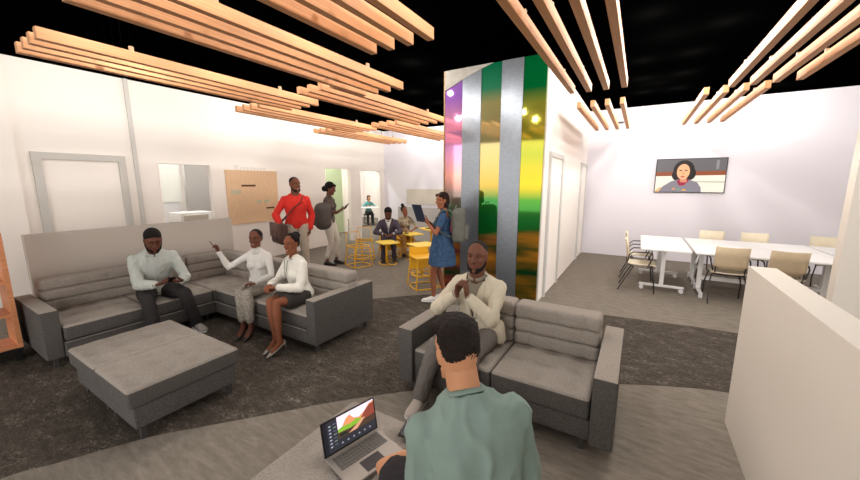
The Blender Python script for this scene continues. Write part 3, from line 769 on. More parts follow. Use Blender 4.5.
def person(loc, face, H=1.75, fem=False, pz=.93, lean=0, side=0, twist=0, curve=.03, head=(0, 0, 0), hl=None, hr=None, el=(-.4, -1, -.3), er=(.4, -1, -.3),
           fl=None, fr=None, kl=(0, 1, .2), kr=(0, 1, .2), tl=0, tr=0, toe=0, skin=(92, 58, 42), label='', hair='crop', haircol=(20, 16, 14), wear=None,
           pl=None, pr=None, cl=.5, cr=.5, dl=None, dr=None, build=1., vox=.009, beard=False, wrist_cut=.93, toel=None, toer=None, group=None, hs=1.0, smile=False):
    """all joint targets in the person's own frame: x right, y forward, z up, metres at true size"""
    s = H / 1.75
    rz = math.atan2(-face[0], face[1])
    R0 = thing('person', label, 'person', (loc[0], loc[1], 0), rz, group)
    P = V3((0, 0, pz))
    SP = .50 * s
    Rt = Rx(-D(lean)) @ Ry(D(side))
    up = Rt @ V3((0, 0, 1))
    N = P + up * SP
    mid = P + up * SP * .5 + (Rx(-D(lean)) @ V3((0, -1, 0))) * curve * s
    ax0 = V3((1, 0, 0)); ax1 = Rt @ Rz(D(twist)) @ V3((1, 0, 0))
    def sp(t):
        tt = max(0, min(1, t)); q = P * (1 - tt) ** 2 + mid * (2 * tt * (1 - tt)) + N * tt * tt
        # bezier control adjusted
        tan = ((mid - P) * (1 - tt) + (N - mid) * tt).normalized()
        if t < 0: q = P + (mid - P).normalized() * SP * t * .9
        if t > 1: q = N + tan * SP * (t - 1)
        x = ax0.lerp(ax1, tt); x = (x - tan * x.dot(tan)).normalized(); y = tan.cross(x).normalized()
        return q, x, y
    prof = FEM if fem else MALE
    bw = build
    def torso(mb, t0, t1, g, tab=None, n=22, flare=None):
        rings = []
        rows = [r for r in (tab or prof) if t0 - 1e-6 <= r[0] <= t1 + 1e-6]
        def at(t):
            T_ = tab or prof
            for a, b in zip(T_, T_[1:]):
                if a[0] <= t <= b[0]:
                    k = (t - a[0]) / (b[0] - a[0]); return tuple(lerp(a[i], b[i], k) for i in range(4))
            return T_[0] if t < T_[0][0] else T_[-1]
        ts = sorted(set([t0, t1] + [r[0] for r in rows] + [t0 + (t1 - t0) * i / 14 for i in range(15)]))
        for t in ts:
            _, rx, ry, yo = at(t); q, x, y = sp(t)
            f = 1 + (flare * max(0, (.3 - t)) if flare else 0)
            rings.append((q + y * yo * s, x * (rx * bw * s * f + g), y * (ry * bw * s * f + g)))
        mb.loft(rings, n)
    shw = (.142 if fem else .172) * s * bw
    qs, xs_, ys_ = sp(.82)
    # joints
    SL = qs - xs_ * shw; SR = qs + xs_ * shw
    ua, fa = .285 * s, .255 * s
    if hl is None: hl = SL + V3((-.08, .03, -.52)) * s
    if hr is None: hr = SR + V3((.08, .03, -.52)) * s
    EL, WL = ik(SL, V3(hl), ua, fa, el); ER, WR = ik(SR, V3(hr), ua, fa, er)
    th, sh = .43 * s, .42 * s
    HL = P + V3((-.09, 0, -.02)) * s; HR = P + V3((.09, 0, -.02)) * s
    fl = V3(fl) if fl is not None else V3((-.10 * s, 0, .08 * s)); fr = V3(fr) if fr is not None else V3((.10 * s, 0, .08 * s))
    KL, AL = ik(HL, fl, th, sh, kl); KR, AR = ik(HR, fr, th, sh, kr)
    af = .82 if fem else 1.
    af *= (bw + 1) / 2
    def limb(mb, a, b, c, rs, g=0, upto=1., fr0=0.):
        """rs radii along the two bones"""
        pts = []; rad = []
        for t, r in rs:
            if t > upto + 1e-6 or t < fr0 - 1e-6: continue
            p = a.lerp(b, min(1, t * 2)) if t <= .5 else b.lerp(c, (t - .5) * 2)
            pts.append(p); rad.append(r * s + g)
        mb.tube(pts, rad, 14)
    ARM = [(0, .050 * af), (.12, .050 * af), (.28, .045 * af), (.42, .039 * af), (.5, .038 * af), (.58, .041 * af), (.68, .040 * af), (.84, .031 * af), (1., .026 * af)]
    LEG = [(0, .088), (.1, .086), (.25, .074), (.4, .060), (.5, .054), (.58, .053), (.66, .054), (.78, .046), (.9, .036), (1., .034)]
    if fem: LEG = [(t, r * .93) for t, r in LEG]
    # head frame
    tan = (N - mid).normalized()
    nd = (tan * .6 + V3((0, 0, 1)) * .4).normalized()
    Rh = Rz(D(head[0])) @ Rx(-D(head[1])) @ Ry(D(head[2]))
    NT = N + nd * .050 * s
    HC = NT + Rh @ V3((0, .022, .105)) * s
    hk = s * (1.0 if fem else 1.04) * hs
    T = lambda p: HC + Rh @ (V3(p) * hk)
    # ---- skin body
    body = MB(); torso(body, -.16, 1.03, 0)
    for S_, E_, W_ in ((SL, EL, WL), (SR, ER, WR)):
        body.ell(S_, .050 * s * af); limb(body, S_, E_, W_, ARM)
    body.tube([sp(.82)[0] - xs_ * .03 * s, SL], [.066 * s * af, .050 * s * af], 10); body.tube([sp(.82)[0] + xs_ * .03 * s, SR], [.066 * s * af, .050 * s * af], 10)
    for S_ in (SL, SR): body.tube([sp(.97)[0] + (S_ - qs) * .2, S_ + (qs - S_) * .18 + V3((0, 0, .006 * s))], [.036 * s, .036 * s], 10)
    for H_, K_, A_ in ((HL, KL, AL), (HR, KR, AR)):
        body.ell(H_ + V3((0, 0, .01)), .092 * s); limb(body, H_, K_, A_, LEG)
    if fem:
        for sx in (-1, 1):
            q, x, y = sp(.60); body.ell(q + x * sx * .062 * s + y * .075 * s, .056 * s)
    nr = (.052 if fem else .064) * s * hs
    body.tube([sp(.92)[0], N + nd * .02 * s, T((0, -.015, -.05))], [nr * 1.25, nr, nr * .95], 14)
    tdir = {}
    for nm, A_, K_, yw in (('l', AL, KL, tl), ('r', AR, KR, tr)):
        tp = toel if nm == 'l' and toel is not None else (toer if nm == 'r' and toer is not None else toe)
        fd = Rz(D(yw)) @ Rx(-D(tp)) @ V3((0, 1, 0)); ud = Rz(D(yw)) @ Rx(-D(tp)) @ V3((0, 0, 1)); tdir[nm] = (fd, ud)
        bx = fd.cross(ud)
        body.loft([(A_ - fd * .05 * s - ud * .045 * s, bx * .018 * s, ud * .02 * s), (A_ - fd * .03 * s - ud * .035 * s, bx * .028 * s, ud * .035 * s), (A_ + fd * .03 * s - ud * .03 * s, bx * .033 * s, ud * .035 * s), (A_ + fd * .09 * s - ud * .05 * s, bx * .038 * s, ud * .022 * s),
                   (A_ + fd * .14 * s - ud * .058 * s, bx * .036 * s, ud * .014 * s), (A_ + fd * .165 * s - ud * .062 * s, bx * .02 * s, ud * .009 * s)], 12)
    meshes = [remesh(body, vox, 4)]
    hd = MB(); head_blobs(hd, T, fem)
    hd.tube([N + nd * .02 * s, T((0, -.012, -.05))], [nr, nr * .97], 14)
    hme = remesh(hd, max(.0035, vox * .42) * s, 7)
    Ri = Rh.inverted()
    for v in hme.vertices:      # eye sockets, mouth line
        q = (Ri @ (v.co - HC)) / hk
        if q.y > .04:
            for sx in (-1, 1):
                d2 = ((q.x - sx * .031) / .017) ** 2 + ((q.z - .014) / .011) ** 2
                q2 = math.exp(-d2) * .0065; v.co -= (Rh @ V3((0, 1, 0))) * q2 * hk
            if abs(q.x) < .024: v.co -= (Rh @ V3((0, 1, 0))) * math.exp(-((q.z + .061) / .0028) ** 2) * .004 * hk
    # lips as their own colour
    hme.materials.clear()
    li = [0] * len(hme.polygons)
    for p in hme.polygons:
        q = (Ri @ (p.center - HC)) / hk
        if q.y > .06 and (q.x / .024) ** 2 + ((q.z + .061) / .0125) ** 2 < 1 and q.y > .078: li[p.index] = 1
    for m in (0, 1): hme.materials.append(None)
    hme.polygons.foreach_set('material_index', li)
    meshes.append(hme)
    hb = MB()
    dL = V3(dl) if dl is not None else (WL - EL); dR = V3(dr) if dr is not None else (WR - ER)
    nL = V3(pl) if pl is not None else V3((1, .2, 0)); nR = V3(pr) if pr is not None else V3((-1, .2, 0))
    k = s * (.92 if fem else 1.)
    hand_blobs(hb, WL, dL, nL, -1, k, cl); 
    meshes.append(remesh(hb, .0035, 2)); hb = MB(); hand_blobs(hb, WR, dR, nR, 1, k, cr); meshes.append(remesh(hb, .0035, 2))
    skin = tuple(min(255, int(v * 1.32)) for v in skin)
    sk = mat('skin_%d_%d_%d' % skin, skin, .6, spec=.2, var=.07, nscale=14, sub=.08)
    lip = mat('lips_%d_%d_%d' % skin, (min(255, int(skin[0] * 1.02) + 4), int(skin[1] * .86), int(skin[2] * .90)), .45)
    join_meshes('body', meshes, [sk, lip], R0)
    # eyes and brows
    for sx in (-1, 1):
        e = MB(); e.ell((0, 0, 0), (.0085, .0085, .0040), None, 12, 9)
        e.v = [T(V3((sx * .031,   .0725, .013)) + p) for p in e.v]
        for i, f in enumerate(e.f):
            c = (Ri @ (sum((e.v[j] for j in f), V3()) / len(f) - HC)) / hk - V3((sx * .031,   .0725, .013))
            if abs(c.x) < .0055 and c.y > 0: e.m[i] = 1
        e.build('eye', [mat('eye_white', (150, 138, 130), .4), mat('iris', (30, 18, 12), .2)], R0, True)
        b = MB(); b.tube([T((sx * .014, .094, .030)), T((sx * .032, .090, .037)), T((sx * .050, .075, .032))], [.0018 * hk, .0024 * hk, .0014 * hk], 6)
        b.build('eyebrow', mat('hair_%d_%d_%d' % haircol, haircol, .75, spec=.2, bump=.6, bscale=260), R0, True)
    if smile:
        e = MB(); e.ell((0, 0, 0), (.016, .006, .0034), None, 14, 8); e.v = [T(V3((0, .0900, -.0605)) + p) for p in e.v]
        e.build('teeth', mat('teeth', (232, 226, 218), .3), R0, True)
    hm = MATS['hair_%d_%d_%d' % haircol]
    def HB(blobs, wr=.003, ws=55, name='hair', voxel=.005, st=(1, 1, 1), sm=2):
        k_ = MB()
        for c, r in blobs: k_.ell(c, r, None, 20, 14)
        k_.v = [T(p) for p in k_.v]
        me = remesh(k_, voxel, sm, wr, ws, 2, st); return link(name, me, hm, R0, True)
    if hair == 'crop': HB([((0, -.020, .050), (.0795, .095, .085)), ((0, -.045, .0), (.073, .066, .06))], .0012, 70)
    elif hair == 'fade': HB([((0, -.026, .056), (.0755, .088, .072)), ((0, -.045, .01), (.070, .062, .045))], .0006, 70)
    elif hair == 'curly':
        HB([((0, -.032, .052), (.0765, .088, .076)), ((0, -.040, .015), (.0735, .064, .045)), ((0, .002, .100), (.076, .086, .045)), ((0, .045, .100), (.062, .045, .036)), ((0, -.045, .088), (.076, .062, .05))], .005, 46)
    elif hair == 'afro': HB([((0, -.028, .060), (.088, .098, .088)), ((0, -.05, .0), (.080, .066, .07))], .006, 50)
    elif hair == 'bun': HB([((0, -.028, .048), (.082, .094, .084)), ((0, -.048, .0), (.076, .066, .06)), ((0, -.105, .085), (.052, .048, .048))], .003, 60)
    elif hair == 'topbun': HB([((0, -.028, .048), (.081, .094, .084)), ((0, -.048, .0), (.075, .066, .06)), ((0, -.05, .155), (.046, .046, .040))], .003, 60)
    elif hair == 'pony': HB([((0, -.028, .046), (.081, .094, .084)), ((0, -.05, .0), (.075, .066, .06)), ((.01, -.11, .03), (.034, .034, .036)), ((.02, -.135, -.02), (.033, .034, .06)), ((.03, -.13, -.09), (.030, .030, .065)), ((.04, -.12, -.15), (.022, .022, .045))], .003, 50)
    elif hair == 'lowbun': HB([((0, -.030, .050), (.090, .104, .094)), ((0, -.05, .0), (.086, .076, .08)), ((0, -.135, -.03), (.060, .055, .058)), ((.05, .03, .075), (.035, .05, .03)), ((-.05, .03, .075), (.035, .05, .03))], .005, 40)
    elif hair == 'bob': HB([((0, -.028, .048), (.083, .097, .086)), ((0, -.052, -.02), (.084, .070, .085)), ((.055, -.03, -.06), (.035, .045, .05)), ((-.055, -.03, -.06), (.035, .045, .05)), ((.045, .035, .085), (.04, .045, .025)), ((-.045, .035, .085), (.04, .045, .025))], .005, 34)
    if beard:
        k_ = MB()
        k_.tube([(-.0705, -.006, -.012), (-.066, .010, -.050), (-.049, .042, -.084), (-.020, .070, -.103), (.020, .070, -.103), (.049, .042, -.084), (.066, .010, -.050), (.0705, -.006, -.012)], [.005, .0105, .015, .017, .017, .015, .0105, .005], 10)
        k_.tube([(-.030, .062, -.084), (0, .070, -.094), (.030, .062, -.084)], .016, 10)
        k_.v = [T(p) for p in k_.v]
        link('beard', remesh(k_, .0035, 3, .0006, 80, 2), hm, R0, True)
    # ---- clothing
    J = dict(P=P, N=N, SL=SL, SR=SR, EL=EL, ER=ER, WL=WL, WR=WR, HL=HL, HR=HR, KL=KL, KR=KR, AL=AL, AR=AR, T=T, sp=sp, s=s, root=R0, tdir=tdir, torso=torso, Rh=Rh, HC=HC)
    sd = random.random() * 9
    for w in (wear or []):
        kind, m = w[0], w[1]; o = w[2] if len(w) > 2 else {}
        g = o.get('g', .014); cut = o.get('cut', .96)
        if kind in ('shirt', 'jacket', 'dress'):
            c = MB(); t0 = o.get('t0', -.10 if kind == 'shirt' else -.16); t1 = o.get('t1', .96)
            torso(c, t0, t1, g, flare=o.get('flare'))
            for S_, E_, W_ in ((SL, EL, WL), (SR, ER, WR)):
                if cut > 0:
                    c.ell(S_, .052 * s * af + g * .7)
                    q0 = sp(.82)[0]; sg = xs_ * (.03 * s if S_ is SR else -.03 * s)
                    c.tube([q0 + sg, S_], [.068 * s * af + g * .7, .052 * s * af + g * .7], 12)
                    c.tube([sp(.97)[0] + (S_ - qs) * .22, S_ + (qs - S_) * .15 + V3((0, 0, .012 * s))], [.040 * s + g * .5, .042 * s + g * .5], 10)
                if cut > 0:
                    rs = [(t, r + (.005 if t > .3 else .0)) for t, r in ARM]
                    if cut < 1:
                        k2 = [r for r in rs if r[0] < cut]; lo = k2[-1]; k2.append((cut, lo[1] * .97)); rs = k2
                    limb(c, S_, E_, W_, rs, g * .7)
                    if cut > .5: c.ell(E_, .043 * af * s + g * .7)
            if fem:
                for sx in (-1, 1):
                    q, x, y = sp(.60); c.ell(q + x * sx * .058 * s + y * .075 * s, .056 * s + g * .8)
            if o.get('skirt'):   # hanging or draped lower part: list of (centre, rx, ry)
                rings = [(V3(cc), V3((rx, 0, 0)), V3((0, ry, 0))) for cc, rx, ry in o['skirt']]
                c.loft(rings, 24)
            for a, b, r0, r1 in o.get('tails', []): c.tube([V3(a), V3(b)], [r0, r1], 12, .5)
            me = remesh(c, o.get('vox', .009), o.get('sm', 4), o.get('wr', .007), o.get('ws', 10.), sd)
            link(o.get('name', {'shirt': 'shirt', 'jacket': 'jacket', 'dress': 'dress'}[kind]), me, m, R0, True)
            if o.get('collar'):
                q, x, y = sp(.985); cb = MB(); pts = []
                for i in range(15):
                    a = PI / 2 + .25 + (2 * PI - .5) * i / 14
                    pts.append(q + x * math.cos(a) * (nr * 1.08 + .003) + y * math.sin(a) * (nr * 1.08 + .003) + (N - mid).normalized() * (.012 - .012 * math.sin(a)) * s)
                cb.tube(pts, .007 * s, 8, 2.2); cb.build('collar', o['collar'], R0, True)
            if o.get('turtle'):
                cb = MB(); cb.tube([N - nd * .05 * s, N, N + nd * .045 * s], [nr * 1.5, nr * 1.16, nr * 1.1], 16, ends=False); cb.build('collar', m, R0, True)
        elif kind == 'trousers':
            c = MB(); torso(c, -.16, o.get('t1', .10), g * .35)
            for H_, K_, A_ in ((HL, KL, AL), (HR, KR, AR)):
                c.ell(H_ + V3((0, 0, .01)), .092 * s + g * .4)
                lg = o.get('leg', 1.)
                rs = [(t, max(r + .004, o.get('hem', .048) * min(1, t * 1.6))) for t, r in LEG if t <= lg - .02] ; rs.append((lg, max(rs[-1][1], 0)))
                limb(c, H_, K_, A_, rs, g * .7)
            me = remesh(c, .009, 4, o.get('wr', .006), 12., sd + 4, (1, 1, .6)); link(o.get('name', 'trousers'), me, m, R0, True)
        elif kind == 'skirt':
            c = MB(); torso(c, -.16, .2, g)
            for H_, K_ in ((HL, KL), (HR, KR)):
                e = H_.lerp(K_, o.get('len', .8)); c.tube([H_ + V3((0, 0, .01)), e], [.098 * s + g, .072 * s + g], 14, ends=False)
            a, b = HL.lerp(KL, .3), HR.lerp(KR, .3); a2, b2 = HL.lerp(KL, o.get('len', .8) * .9), HR.lerp(KR, o.get('len', .8) * .9)
            c.tube([a, b], .075 * s, 10); c.tube([a2, b2], .06 * s, 10)
            me = remesh(c, .009, 5, .003, 10, sd); link('skirt', me, m, R0, True)
        elif kind in ('shoes', 'heels'):
            for nm, A_ in (('l', AL), ('r', AR)):
                fd, ud = tdir[nm]; bx = fd.cross(ud); c = MB()
                if kind == 'shoes':
                    c.loft([(A_ - fd * .065 * s - ud * .045 * s, bx * .018 * s, ud * .022 * s), (A_ - fd * .05 * s - ud * .038 * s, bx * .034 * s, ud * .042 * s), (A_ + fd * .0 * s - ud * .02 * s, bx * .041 * s, ud * .05 * s), (A_ + fd * .05 * s - ud * .035 * s, bx * .044 * s, ud * .042 * s),
                            (A_ + fd * .12 * s - ud * .050 * s, bx * .050 * s, ud * .028 * s), (A_ + fd * .165 * s - ud * .055 * s, bx * .046 * s, ud * .023 * s), (A_ + fd * .192 * s - ud * .060 * s, bx * .028 * s, ud * .014 * s)], 14)
                    o1 = link('shoe', remesh(c, .006, 3), m, R0, True)
                    k_ = MB(); k_.loft([(A_ + fd * yy * s - ud * .074 * s, bx * ww * s, fd * 0 + ud * .009 * s) for yy, ww in ((-.07, .02), (-.055, .036), (0, .042), (.06, .046), (.13, .052), (.17, .046), (.198, .022))], 10)
                    k_.build('sole', o.get('sole', m), o1, True)
                else:
                    c.loft([(A_ - fd * .055 * s - ud * .050 * s, bx * .016 * s, ud * .018 * s), (A_ - fd * .04 * s - ud * .045 * s, bx * .030 * s, ud * .030 * s), (A_ + fd * .03 * s - ud * .058 * s, bx * .030 * s, ud * .015 * s), (A_ + fd * .10 * s - ud * .058 * s, bx * .040 * s, ud * .022 * s), (A_ + fd * .15 * s - ud * .062 * s, bx * .030 * s, ud * .015 * s), (A_ + fd * .20 * s - ud * .066 * s, bx * .008 * s, ud * .006 * s)], 12)
                    o1 = link('shoe', remesh(c, .005, 2), m, R0, True)
                    k_ = MB(); hb0 = A_ - fd * .045 * s - ud * .055 * s; drop = o.get('drop', .08)
                    k_.tube([hb0, V3((hb0.x, hb0.y, hb0.z)) + V3((0, 0, -drop * s)) - fd * .01 * s], [.012 * s, .005 * s], 8, ends=False); k_.build('heel', m, o1, True)
    return R0, J
def frame(loc, face):
    rz = math.atan2(-face[0], face[1]); Ri = Rz(-rz)
    return lambda x, y, z: Ri @ V3((x - loc[0], y - loc[1], z))
def dirf(face):
    rz = math.atan2(-face[0], face[1]); Ri = Rz(-rz)
    return lambda x, y, z: Ri @ V3((x, y, z))
SHIRT = lambda n, c, **k: mat('cloth_' + n, c, .85, spec=.15, var=k.get('var', .06), nscale=k.get('ns', 18), bump=k.get('bump', .15), bscale=k.get('bs', 260), col2=k.get('c2'))
WSHOE = mat('white_shoe', (226, 222, 218), .5); DSHOE = mat('dark_shoe', (52, 44, 42), .4)
def phone(label, M, m=None):
    mb = MB(); mb.rbox(-.037, .037, -.075, .075, -.004, .004, .004, (1, 1, 1), M=M)
    o = tag(mb.build('phone', mat('phone_black', (18, 18, 20), .2), smooth=False), label, 'phone'); return o
def world_of(R0, p): return R0.location + Rz(R0.rotation_euler.z) @ V3(p)
def basis(o, x, y, z):
    M = Matrix.Identity(4)
    for i, v in enumerate((x, y, z)):
        v = V3(v).normalized()
        for j in range(3): M[j][i] = v[j]
    for j in range(3): M[j][3] = o[j]
    return M

# --- man on the left arm of the corner sofa, looking at his phone
loc, fc = (-4.99, 1.78), (.97, -.22); F = frame(loc, fc); Dv = dirf(fc)
pA, jA = person(loc, fc, H=1.80, pz=.50, lean=17, curve=.05, head=(0, 24, 0), skin=(78, 48, 36), hair='crop', build=1.0, beard=True,
    label='man in a pale grey shirt sitting on the corner sofa looking at a phone',
    hl=F(-4.53, 1.88, .655), hr=F(-4.57, 1.63, .655), el=(-.55, -.7, -.7), er=(.55, -.7, -.7), fl=F(-4.56, 1.99, .085), fr=F(-4.46, 1.54, .09), kl=(-.15, 1, .5), kr=(.15, 1, .5),
    dl=Dv(.25, -.9, .1), dr=Dv(.25, .9, .1), pl=Dv(0, -.3, 1), pr=Dv(0, .3, 1), cl=.5, cr=.5, tl=12, tr=-6,
    wear=[('shirt', SHIRT('pale_grey', (186, 190, 184)), dict(collar=SHIRT('pale_grey', (186, 190, 184)), wr=.010, g=.018)), ('trousers', SHIRT('charcoal', (50, 47, 47)), dict(hem=.055)), ('shoes', mat('grey_shoe', (150, 146, 140), .6), dict(sole=WSHOE))])
phone('black phone held by the man in the pale grey shirt', basis((-4.48, 1.755, .70), (.3, 1, 0), (-.8, .25, -.5), (.45, -.12, -.85)))

# --- woman pointing with a pen
loc, fc = (-4.09, 2.57), (.45, -.9); F = frame(loc, fc); Dv = dirf(fc)
pB, jB = person(loc, fc, H=1.62, fem=True, pz=.49, lean=2, twist=8, curve=.0, head=(8, 0, 0), smile=True, skin=(84, 52, 42), hair='pony',
    label='woman in a white turtleneck pointing with a pen while sitting on the corner sofa',
    hr=F(-4.38, 2.24, .95), er=(.3, -.1, -1), hl=F(-3.86, 2.34, .60), el=(-.8, -.7, -.4), dr=Dv(-.25, -.1, .9), pr=Dv(.2, -1, .1), cr=1.0, dl=Dv(-.8, -.4, -.05), pl=Dv(0, -.1, -1), cl=.5,
    fl=F(-3.76, 2.20, .13), fr=F(-3.86, 2.17, .13), kl=(.1, 1, .7), kr=(-.1, 1, .6), toe=18,
    wear=[('shirt', SHIRT('white_knit', (216, 212, 206)), dict(turtle=True, g=.006, wr=.004, cut=.97)), ('trousers', SHIRT('beige_check', (176, 168, 156), c2=(132, 124, 114), ns=60), dict(leg=.9, g=.010)), ('heels', DSHOE, dict(drop=.05))])
w = world_of(pB, jB['WR'])
t = thing('pen', 'dark pen held up by the woman in the white turtleneck', 'pen', w + V3((-.02, -.03, .07)))
mb = MB(); mb.tube([(.03, 0, -.03), (-.075, -.01, .055)], .0055, 8); mb.build('barrel', mat('pen_dark', (60, 52, 50), .3), t, True)
mb = MB(); mb.tube([(-.075, -.01, .055), (-.092, -.012, .069)], [.005, .001], 8, ends=False); mb.build('tip', mat('pen_tip', (150, 150, 150), .3), t, True)

# --- woman in a white jacket with a bun
loc, fc = (-3.31, 2.57), (-.06, -1); F = frame(loc, fc); Dv = dirf(fc)
pC, jC = person(loc, fc, H=1.64, fem=True, pz=.50, lean=8, curve=.0, head=(20, 3, 0), smile=True, skin=(100, 60, 42), hair='bun',
    label='woman in a white jacket and dark skirt, hair in a bun, by the sofa arm',
    hr=F(-3.42, 2.26, .67), hl=F(-3.28, 2.24, .67), er=(.8, -.5, -.6), el=(-.8, -.8, -.4), dr=Dv(.5, -.8, -.15), dl=Dv(-.7, -.2, -.1), pr=Dv(0, 0, -1), pl=Dv(0, 0, -1), cl=.6, cr=.5,
    fl=F(-3.11, 2.11, .15), fr=F(-3.20, 2.13, .15), kl=(.05, 1, .8), kr=(.0, 1, .8), toe=22,
    wear=[('jacket', SHIRT('white_jacket', (222, 218, 208)), dict(g=.022, t0=-.15, cut=.95, wr=.006)), ('skirt', SHIRT('dark_skirt', (62, 58, 56)), dict(len=.72)), ('heels', mat('silver_shoe', (170, 164, 158), .35, metal=.3))])
# long necklace
mb = MB(); q, x, y = jC['sp'](.97); q2, _, y2 = jC['sp'](.60); q3, _, y3 = jC['sp'](.35)
mb.tube([q + x * .055 + y * .045, q + x * .03 + y * .10, q2 + x * .012 + y2 * .150, q3 + y3 * .13, q2 - x * .012 + y2 * .150, q - x * .03 + y * .10, q - x * .055 + y * .045], .003, 6)
mb.build('necklace', BLK, pC, True)

# --- man in a red sweater with a satchel
loc, fc = (-5.43, 4.22), (.80, -.60); F = frame(loc, fc); Dv = dirf(fc)
pD, jD = person(loc, fc, H=1.93, pz=1.03, lean=0, curve=.0, head=(26, 0, 0), smile=True, skin=(88, 54, 40), hair='fade', beard=True, build=1.0,
    label='standing man in a bright red sweater carrying a brown satchel',
    hr=(.26, .22, 1.02), er=(.9, -.7, .1), hl=(-.23, .04, .93), el=(-.7, -.9, .1), cr=.9, cl=.5, dr=V3((-.15, .5, -.6)), pr=(-.8, .2, 0),
    fl=(-.13, .05, .085), fr=(.13, -.02, .085),
    wear=[('shirt', SHIRT('red', (206, 52, 44)), dict(g=.018, t0=-.15, wr=.010)), ('trousers', SHIRT('stone', (186, 172, 156)), {}), ('shoes', DSHOE, {})])
satc = mat('satchel_brown', (78, 52, 48), .55, var=.15, nscale=12)
sb = thing('satchel', 'brown leather satchel hanging at the hip of the man in red', 'bag', world_of(pD, (.30, .17, .90)), pD.rotation_euler.z + .35)
mb = MB(); mb.rbox(-.08, .08, -.24, .24, -.19, .18, .06, (3, 4, 3)); mb.build('body', satc, sb, True)
mb = MB(); mb.rbox(.055, .092, -.245, .245, -.07, .195, .018, (1, 4, 3)); mb.build('flap', mat('satchel_flap', (92, 62, 56), .5), sb, True)
for y_ in (-.11, .11):
    mb = MB(); mb.box(.09, .098, y_ - .016, y_ + .016, -.12, .06); mb.build('buckle_strap', satc, sb)
Ri = Rz(-(pD.rotation_euler.z + .35)); tl_ = lambda p: Ri @ (world_of(pD, p) - V3(sb.location))
pts = [(.30, .22, 1.06), (.18, .18, 1.17), (.05, .170, 1.34), (-.07, .150, 1.43), (-.12, .08, 1.535), (-.125, .0, 1.56), (-.10, -.09, 1.51), (.05, -.16, 1.34), (.22, -.14, 1.12), (.34, .0, 1.06)]
mb = MB(); mb.tube([tl_(p) for p in pts], [.026] * 10, 8, .30, up=V3((0, 0, 1))); mb.build('strap', satc, sb, True)

# --- woman in profile with a large shoulder bag
loc, fc = (-5.74, 5.30), (.90, .44); F = frame(loc, fc); Dv = dirf(fc)
pE, jE = person(loc, fc, H=1.84, fem=True, pz=.985, lean=2, curve=.0, head=(-8, 14, 0), skin=(84, 54, 44), hair='lowbun',
    label='standing woman in profile with white trousers, grey top and a big dark shoulder bag',
    hr=(.10, .27, 1.20), hl=(-.06, .29, 1.23), er=(.5, -.8, -.6), el=(-.5, -.8, -.6), pr=(-.3, -.2, 1), pl=(.3, -.2, 1), cl=.6, cr=.6, dr=V3((-.3, .8, .3)), dl=V3((.3, .8, .2)),
    fl=(-.09, .09, .09), fr=(.09, -.05, .09),
    wear=[('shirt', SHIRT('taupe', (104, 94, 88)), dict(cut=.30, g=.012)), ('trousers', SHIRT('white_trousers', (214, 208, 200)), dict(leg=.88, hem=.05)), ('shoes', DSHOE, {})])
pk = thing('shoulder_bag', 'large dark grey bag on the back of the woman in white trousers', 'bag', world_of(pE, (.30, .0, 1.12)), pE.rotation_euler.z)
bagm = mat('bag_grey', (84, 76, 72), .7, var=.2, nscale=14)
mb = MB(); mb.rbox(-.19, .19, -.17, .15, -.30, .27, .15, (4, 3, 5)); mb.build('body', bagm, pk, True)
mb = MB(); mb.rbox(-.12, .12, -.20, -.12, -.20, .04, .03, (3, 1, 3)); mb.build('pocket', bagm, pk, True)
mb = MB(); mb.tube([(-.02, -.04, .22), (-.05, .03, .33), (-.08, .13, .40), (-.12, .20, .33), (-.10, .22, .1), (-.02, .12, -.1)], .016, 8, .5); mb.build('strap', mat('bag_strap', (52, 46, 44), .7), pk, True)
phone('phone in the hands of the woman in white trousers', basis(world_of(pE, (.02, .41, 1.30)), Dv(1, 0, 0) * 0 + Rz(pE.rotation_euler.z) @ V3((1, 0, 0)), Rz(pE.rotation_euler.z) @ V3((0, .6, .8)), Rz(pE.rotation_euler.z) @ V3((0, -.8, .6))))

# --- woman in a denim dress holding a tablet
loc, fc = (-2.46, 4.46), (-.90, -.42); F = frame(loc, fc); Dv = dirf(fc)
pF, jF = person(loc, fc, H=1.68, fem=True, pz=.905, lean=-2, curve=.0, head=(38, 6, 0), smile=True, skin=(112, 70, 50), hair='bob', haircol=(40, 24, 18),
    label='standing woman in a short denim dress holding a tablet below the mural',
    hl=(-.10, .20, 1.20), hr=(.07, .21, 1.21), er=(.8, -.6, -.7), el=(-.8, -.5, -.7), pl=(.4, 0, 1), pr=(-.4, 0, 1), cl=.5, cr=.5, dl=V3((.35, .7, .45)), dr=V3((-.2, .8, .45)),
    fl=(-.09, .12, .09), fr=(.08, -.04, .09),
    wear=[('dress', SHIRT('denim', (66, 92, 122), c2=(44, 66, 96), ns=26), dict(t0=-.1, t1=.80, cut=.26, g=.020, wr=.010, skirt=[((0, 0, 1.08), .15, .125), ((0, 0, .95), .185, .155), ((0, 0, .78), .205, .185), ((0, .0, .58), .235, .215)])),
          ('shoes', WSHOE, {})])
tb = thing('tablet', 'dark tablet held by the woman in the denim dress', 'tablet', world_of(pF, (-.08, .34, 1.35)), pF.rotation_euler.z + .85)
M = Rx(D(-22)).to_4x4()
mb = MB(); mb.rbox(-.10, .10, -.007, .007, -.14, .14, .006, (1, 1, 1), M=M); mb.build('case', mat('tablet_case', (42, 50, 66), .35), tb)
mb = MB(); mb.box(-.09, .09, -.0085, -.007, -.13, .13, M=M); mb.build('screen', mat('tablet_screen', (20, 22, 26), .15), tb)
bp = thing('backpack', 'grey backpack worn by the woman in the denim dress', 'backpack', world_of(pF, (-.02, -.235, 1.17)), pF.rotation_euler.z)
bpm = mat('backpack_grey', (104, 104, 96), .75, var=.2, nscale=18)
mb = MB(); mb.rbox(-.15, .15, -.10, .09, -.25, .25, .07, (4, 3, 5)); mb.build('body', bpm, bp, True)
